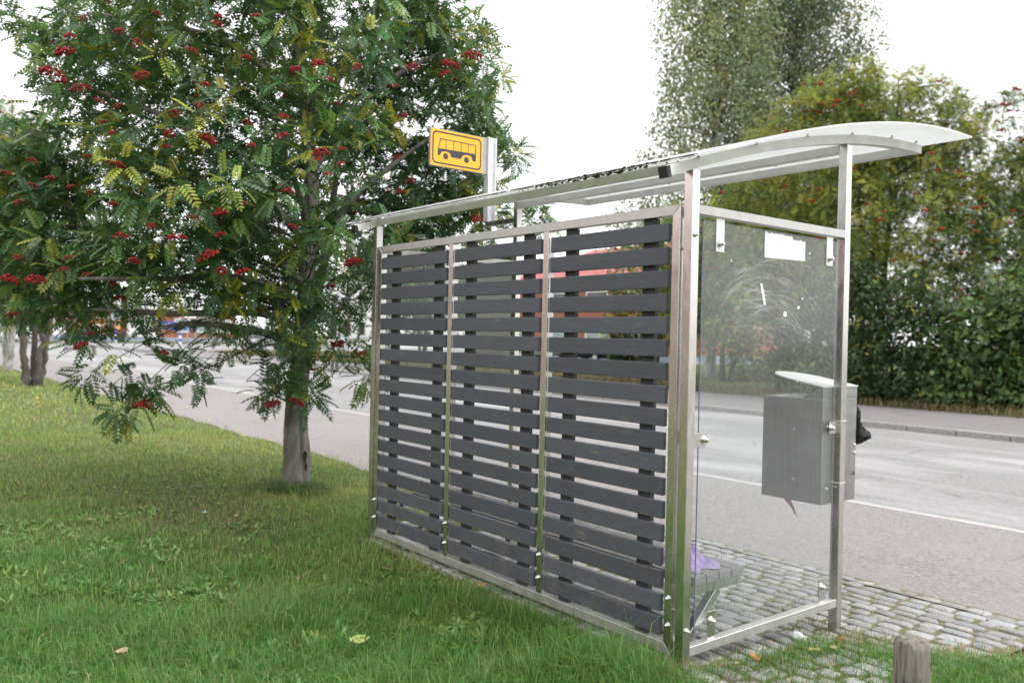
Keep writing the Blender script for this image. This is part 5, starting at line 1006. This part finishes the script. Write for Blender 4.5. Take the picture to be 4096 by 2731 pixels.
def blades(nb, P, h, wd, tone, lean=.45, wind=(.12, .05)):
    n = len(P); a = rng.uniform(0, 6.283, n); d = np.c_[np.cos(a), np.sin(a)]; s = np.c_[-d[:, 1], d[:, 0]]*(wd/2)[:, None]; z = gz(P[:, 1])-.012
    b = lean*rng.random(n)**.7*h*1.6; dx = d*b[:, None]+np.array(wind)*h[:, None]
    base = np.c_[P, z]; m = np.c_[P+dx*.33, z+h*.62]; t = np.c_[P+dx, z+h*np.sqrt(np.clip(1-.45*(b/h)**2, .15, 1))]; s3 = np.c_[s, np.zeros(n)]
    V = np.stack([base-s3, base+s3, m+s3*.85, m-s3*.85, t], 1).reshape(-1, 3); o = (np.arange(n)*5)[:, None]
    c = np.repeat(tone, 5, 0); nb.add(V, o+np.array([[0, 1, 2, 3]]), c); nb.f.append(o+np.array([[3, 2, 4]])+nb.n-len(V))
def lawn_tone(P, n):
    x, y = P[:, 0], P[:, 1]; q = vnoise(x, y, .55, 1); w2 = vnoise(x, y, 2.2, 2); r = rng.random(n)
    lush = np.array((.105, .235, .045)); mid = np.array((.125, .28, .048)); yel = np.array((.40, .42, .135)); straw = np.array((.36, .30, .16)); brown = np.array((.17, .16, .09))
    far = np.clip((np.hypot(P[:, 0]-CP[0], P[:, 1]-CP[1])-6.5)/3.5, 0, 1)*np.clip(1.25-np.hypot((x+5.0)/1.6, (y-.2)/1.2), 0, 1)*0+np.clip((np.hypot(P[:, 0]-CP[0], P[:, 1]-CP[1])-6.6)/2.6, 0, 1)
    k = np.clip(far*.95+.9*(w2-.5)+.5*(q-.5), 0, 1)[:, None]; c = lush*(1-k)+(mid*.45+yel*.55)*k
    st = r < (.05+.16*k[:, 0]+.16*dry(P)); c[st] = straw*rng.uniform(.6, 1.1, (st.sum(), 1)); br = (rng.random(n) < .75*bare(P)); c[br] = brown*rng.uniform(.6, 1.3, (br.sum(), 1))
    c *= np.exp(rng.normal(0, .20, (n, 1))); c[:, 0] *= np.exp(rng.normal(0, .10, n)); return c
def bare(P):   # worn brown patch in the shade of the rowan
    return .8*np.clip(1.25-np.hypot((P[:, 0]+4.75)/1.55, (P[:, 1]+.75)/.80), 0, 1)
def dry(P):    # dry edge along the paving and at the shelter foot
    d = verge(P); return np.clip(1-np.abs(d-.05)/.25, 0, 1)+np.clip(1-np.hypot((P[:, 0]-.35)/.5, (P[:, 1]-.1)/.5), 0, 1)
nb = NB()
for (n, r0, r1, hm, wd) in ((230000, 2.6, 5.2, .058, .0034), (190000, 5.2, 8.5, .048, .0046), (130000, 8.5, 15, .036, .009), (90000, 15, 34, .045, .020), (26000, 34, 75, .07, .06)):
    P = wedge(n, r0, r1); P = P[verge(P) > 0]; P = P[(np.hypot(P[:, 0]+5.4, P[:, 1]-.45) > .15)]
    d = np.hypot(P[:, 0]-CP[0], P[:, 1]-CP[1])
    q = vnoise(P[:, 0], P[:, 1], .35, 5); keep = rng.random(len(P)) < np.clip(.45+.9*q, 0, 1)*(1-.55*np.clip(bare(P), 0, 1))*(1-.35*np.clip(dry(P), 0, 1)); P = P[keep]; n = len(P)
    lush = np.clip(1-np.abs(verge(P)-.22)/.35, 0, 1)*((P[:, 0] > -3.6) & (P[:, 0] < .1)); lush2 = np.exp(-((P[:, 0]+.25)/.35)**2-((P[:, 1]+.35)/.3)**2)
    h = hm*np.exp(rng.normal(0, .38, n))*(.45+.7*vnoise(P[:, 0], P[:, 1], .6, 7)+.5*vnoise(P[:, 0], P[:, 1], .19, 9))*(1-.35*np.clip(bare(P), 0, 1))*(1+.55*lush+1.0*lush2)*np.where(P[:, 0] > .2, .85, 1)*(1-.35*np.clip(dry(P), 0, 1))
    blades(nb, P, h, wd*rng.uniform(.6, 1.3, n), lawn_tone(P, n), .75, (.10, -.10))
# tufts in the paving joints and along the front edge
P = np.concatenate([rng.uniform((-3.3, -.15), (.68, 2.7), (900, 2)), rng.normal((.0, 1.30), (.22, .12), (700, 2)), rng.normal((.3, .45), (.2, .35), (1500, 2))]); n = len(P)
blades(nb, P, rng.uniform(.02, .09, n), rng.uniform(.002, .004, n), tones(n, [(.08, .12, .03), (.16, .15, .06), (.12, .10, .05)], .2, .1, (.24, .19, .09)), .6)
P = rng.normal((-5.32, .40), (.20, .17), (2600, 2)); P = P[np.hypot(P[:, 0]+5.42, P[:, 1]-.45) > .13]; n = len(P)
blades(nb, P, rng.uniform(.05, .19, n), rng.uniform(.004, .007, n), tones(n, [(.08, .16, .05), (.10, .18, .05), (.15, .17, .07)], .2, .1, (.3, .25, .12)), .8)
P = np.c_[rng.uniform(-.02, .75, 5200), rng.uniform(-.35, 2.0, 5200)]; q = verge(P); P = P[np.abs(q-.08) < .24*rng.random(len(P))]; n = len(P)
blades(nb, P, rng.uniform(.03, .12, n), rng.uniform(.002, .004, n), tones(n, [(.34, .28, .15), (.26, .22, .12), (.17, .19, .07)], .2, .1, (.4, .33, .18)), .95)
# strip of rough grass under the far hedge
P = np.c_[rng.uniform(-60, 4, 26000), rng.uniform(18.3, 20.6, 26000)]; n = len(P)
blades(nb, P, rng.uniform(.06, .30, n), rng.uniform(.02, .04, n), tones(n, [(.08, .10, .03), (.13, .105, .05), (.15, .115, .06)], .25, .2, (.2, .15, .08)), .8)
P = np.c_[rng.uniform(-100, -40, 16000), rng.uniform(18.3, 34, 16000)]; P = P[(P[:, 0] < -92) | (P[:, 0] > -62)]; n = len(P)
blades(nb, P, rng.uniform(.05, .15, n), rng.uniform(.08, .14, n), tones(n, [(.12, .14, .04), (.17, .16, .07)], .2, .1, (.25, .2, .1)), .8)
tag(nb.build('grass', M['grass']), kind='stuff')

# broad-leaved weeds among the grass
nb = NB(); WL = [simple_leaf(.07, .018), simple_leaf(.045, .024), simple_leaf(.028, .024)]
P = wedge(6000, 2.8, 8.0); P = P[verge(P) > .15]; q = vnoise(P[:, 0], P[:, 1], .5, 21); P = P[rng.random(len(P)) < np.clip((q-.35)*1.9, .04, 1)]
for p in P:
    k = rng.integers(3); m = rng.integers(3, 7); a = rng.uniform(0, 6.28)+np.arange(m)*6.28/m+rng.uniform(-.3, .3, m); el = rng.uniform(.25, .95, m)
    d = np.c_[np.cos(a)*np.cos(el), np.sin(a)*np.cos(el), np.sin(el)]; pos = np.c_[np.tile(p, (m, 1)), np.full(m, gz(p[1])+.012)]
    place_leaves(nb, WL[k], pos, d, unit(np.tile((0, 0, 1.), (m, 1))-d*.3+rng.normal(0, .15, (m, 3))), rng.uniform(.6, 1.15, m), tones(m, [(.12, .25, .075), (.15, .28, .09), (.18, .29, .07)], .15, .06, (.3, .27, .05)))
P = wedge(5200, 7.5, 13); P = P[(verge(P) > .1) & (P[:, 0] < -4)]; q = vnoise(P[:, 0], P[:, 1], .7, 23); P = P[rng.random(len(P)) < np.clip((q-.3)*1.8, 0, 1)]
for p in P:
    m = 4; a = rng.uniform(0, 6.28, m); el = rng.uniform(.2, .9, m); d = np.c_[np.cos(a)*np.cos(el), np.sin(a)*np.cos(el), np.sin(el)]; pos = np.c_[np.tile(p, (m, 1)), np.full(m, gz(p[1])+.01)]
    place_leaves(nb, WL[2], pos, d, unit(np.tile((0, 0, 1.), (m, 1))-d*.3), rng.uniform(.6, 1.1, m), tones(m, [(.20, .28, .08), (.25, .30, .09)], .15, .1, (.3, .27, .05)))
tag(nb.build('broadleaf_weeds', M['weed']), kind='stuff')
# pale umbel flower head by the shelter
fl = tag(empty('umbel_flower', (-.99, -1.18, .02)), 'pale yellow-green umbel flower head in the grass before the middle slat panel', 'flower')
bm = bmesh.new(); cyl(bm, (0, 0, -.03), (.01, 0, .13), .003, n=5); obj('stalk', bm, mat('stalk_green', (.08, .13, .03), .6), fl)
bm = bmesh.new()
for i in range(60):
    a = random.uniform(0, 6.28); r = .045*math.sqrt(random.random()); cyl(bm, (.01+r*math.cos(a), r*math.sin(a), .13-.25*r), (.01+r*math.cos(a), r*math.sin(a), .14-.25*r), .007, .004, 6)
obj('flower_head', bm, mat('umbel_green', (.30, .36, .10), .7), fl)
# fallen leaves, dandelions and litter
def leaf_mesh(col, nm):
    bm = bmesh.new(); bm.faces.new([bm.verts.new(v) for v in simple_leaf(.055, .036)[0]]); bm.faces.new([bm.verts.new((v[0]*.9-.012, v[1]*.8, v[2]+.006)) for v in simple_leaf(.05, .03)[0]]); me = bpy.data.meshes.new(nm); bm.to_mesh(me); bm.free(); me.materials.append(mat(nm, col, .7)); return me
LM = [leaf_mesh((.42, .17, .04), 'orange_leaf'), leaf_mesh((.40, .26, .16), 'tan_leaf'), leaf_mesh((.46, .36, .05), 'yellow_leaf')]
def ground_item(me, name, p, label, cat, grp, h=.04, s=1):
    o = bpy.data.objects.new(name, me); COL.objects.link(o); o.location = (p[0], p[1], float(gz(p[1]))+h); o.rotation_euler = (random.uniform(-.4, .4), random.uniform(-.4, .4), random.uniform(0, 6)); o.scale = (s,)*3; return tag(o, label, cat, grp)
for p, k in [((-2.179, -0.325), 0), ((-1.582, -0.981), 1), ((-0.992, -0.170), 0), ((-4.738, -1.581), 1), ((-6.294, -0.755), 0), ((-6.115, -1.328), 0), ((-9.351, 0.651), 1), ((-9.780, 1.994), 1), ((-4.252, -1.807), 1), ((-3.315, -1.646), 1), ((-3.990, -0.080), 0), ((-1.521, -0.042), 0), ((-1.568, -1.307), 1), ((-0.470, -0.010), 1), ((0.133, 0.743), 2), ((0.148, 1.178), 0), ((0.351, 1.211), 1), ((0.591, 1.477), 1), ((0.625, 1.656), 1), ((0.083, 0.424), 0), ((0.199, 0.837), 2), ((-1.061, 0.223), 0), ((-2.198, -0.353), 1), ((-4.212, -0.572), 1), ((-1.662, -2.089), 1), ((-3.244, -1.158), 2)]:
    ground_item(LM[k], 'fallen_leaf', p, ('small orange fallen leaf lying on the grass or setts', 'small tan dry leaf lying on the grass or setts', 'small yellow fallen leaf lying in the grass')[k], 'fallen leaf', ('orange fallen leaves', 'tan fallen leaves', 'yellow fallen leaves')[k], .05 if p[0] < .2 else .03, 1.0)
for i in range(34):
    y = random.uniform(-.1, 1.9); x = (.03 if y < 1.2 else .08+(y-1.2)*.9)+random.gauss(.05, .16)
    k = 1 if i % 4 else 0; ground_item(LM[k], 'fallen_leaf', (x, y), ('small orange fallen leaf lying on the grass or setts', 'small tan dry leaf lying on the grass or setts')[k], 'fallen leaf', ('orange fallen leaves', 'tan fallen leaves')[k], .035, random.uniform(.35, .7))
bm = bmesh.new()
for i in range(11): a = 2*math.pi*i/11; bm.faces.new([bm.verts.new(v) for v in ((0, 0, .002), (.016*math.cos(a-.2), .016*math.sin(a-.2), .006), (.022*math.cos(a), .022*math.sin(a), .004), (.016*math.cos(a+.2), .016*math.sin(a+.2), .006))])
dm = bpy.data.meshes.new('dandelion'); bm.to_mesh(dm); bm.free(); dm.materials.append(mat('dandelion_yellow', (.75, .50, .02), .6))
for p in [(-20.015, -0.133), (-19.919, 0.119), (-18.447, 0.229), (-17.261, 0.018), (-12.737, -0.409), (-13.169, -0.202), (-15.214, -0.253), (-14.796, 1.764), (-12.728, 2.056), (-11.544, 1.952), (-15.567, 2.552), (-22.039, 1.218), (-10.843, 1.880)]: ground_item(dm, 'dandelion_flower', p, 'small yellow dandelion flower in the far part of the lawn', 'flower', 'dandelion flowers', .07, 1.6)
def crumple(name, label, cat, p, s, m, seed, h=.03):
    rg = np.random.default_rng(seed); t = bmesh.new(); bmesh.ops.create_icosphere(t, subdivisions=2, radius=1)
    for v in t.verts: k = rg.uniform(.6, 1.1); v.co = Vector((v.co.x*s[0]*k, v.co.y*s[1]*k, v.co.z*s[2]*k+s[2]*.5))
    o = obj(name, t, m); o.location = (p[0], p[1], float(gz(p[1]))+h); return tag(o, label, cat)
crumple('crumpled_wrapper', 'blue and silver crumpled wrapper in the grass at the bottom edge', 'litter', (-0.152, -0.277), (.055, .04, .022), mat('blue_foil', (.25, .32, .62), .3, .4), 1)
crumple('crumpled_paper', 'white crumpled paper under the slat wall bottom rail', 'litter', (-1.117, 0.170), (.07, .045, .02), M['paper'], 2, .02)
crumple('squashed_can', 'white and black squashed can on the setts beside the front post', 'litter', (-0.026, 0.999), (.06, .035, .025), M['paper'], 3, .02)
crumple('blue_scrap', 'small pale blue plastic scrap on the lawn before the rowan', 'litter', (-4.481, -0.749), (.02, .015, .01), mat('pale_blue', (.35, .6, .65), .5), 4, .05)
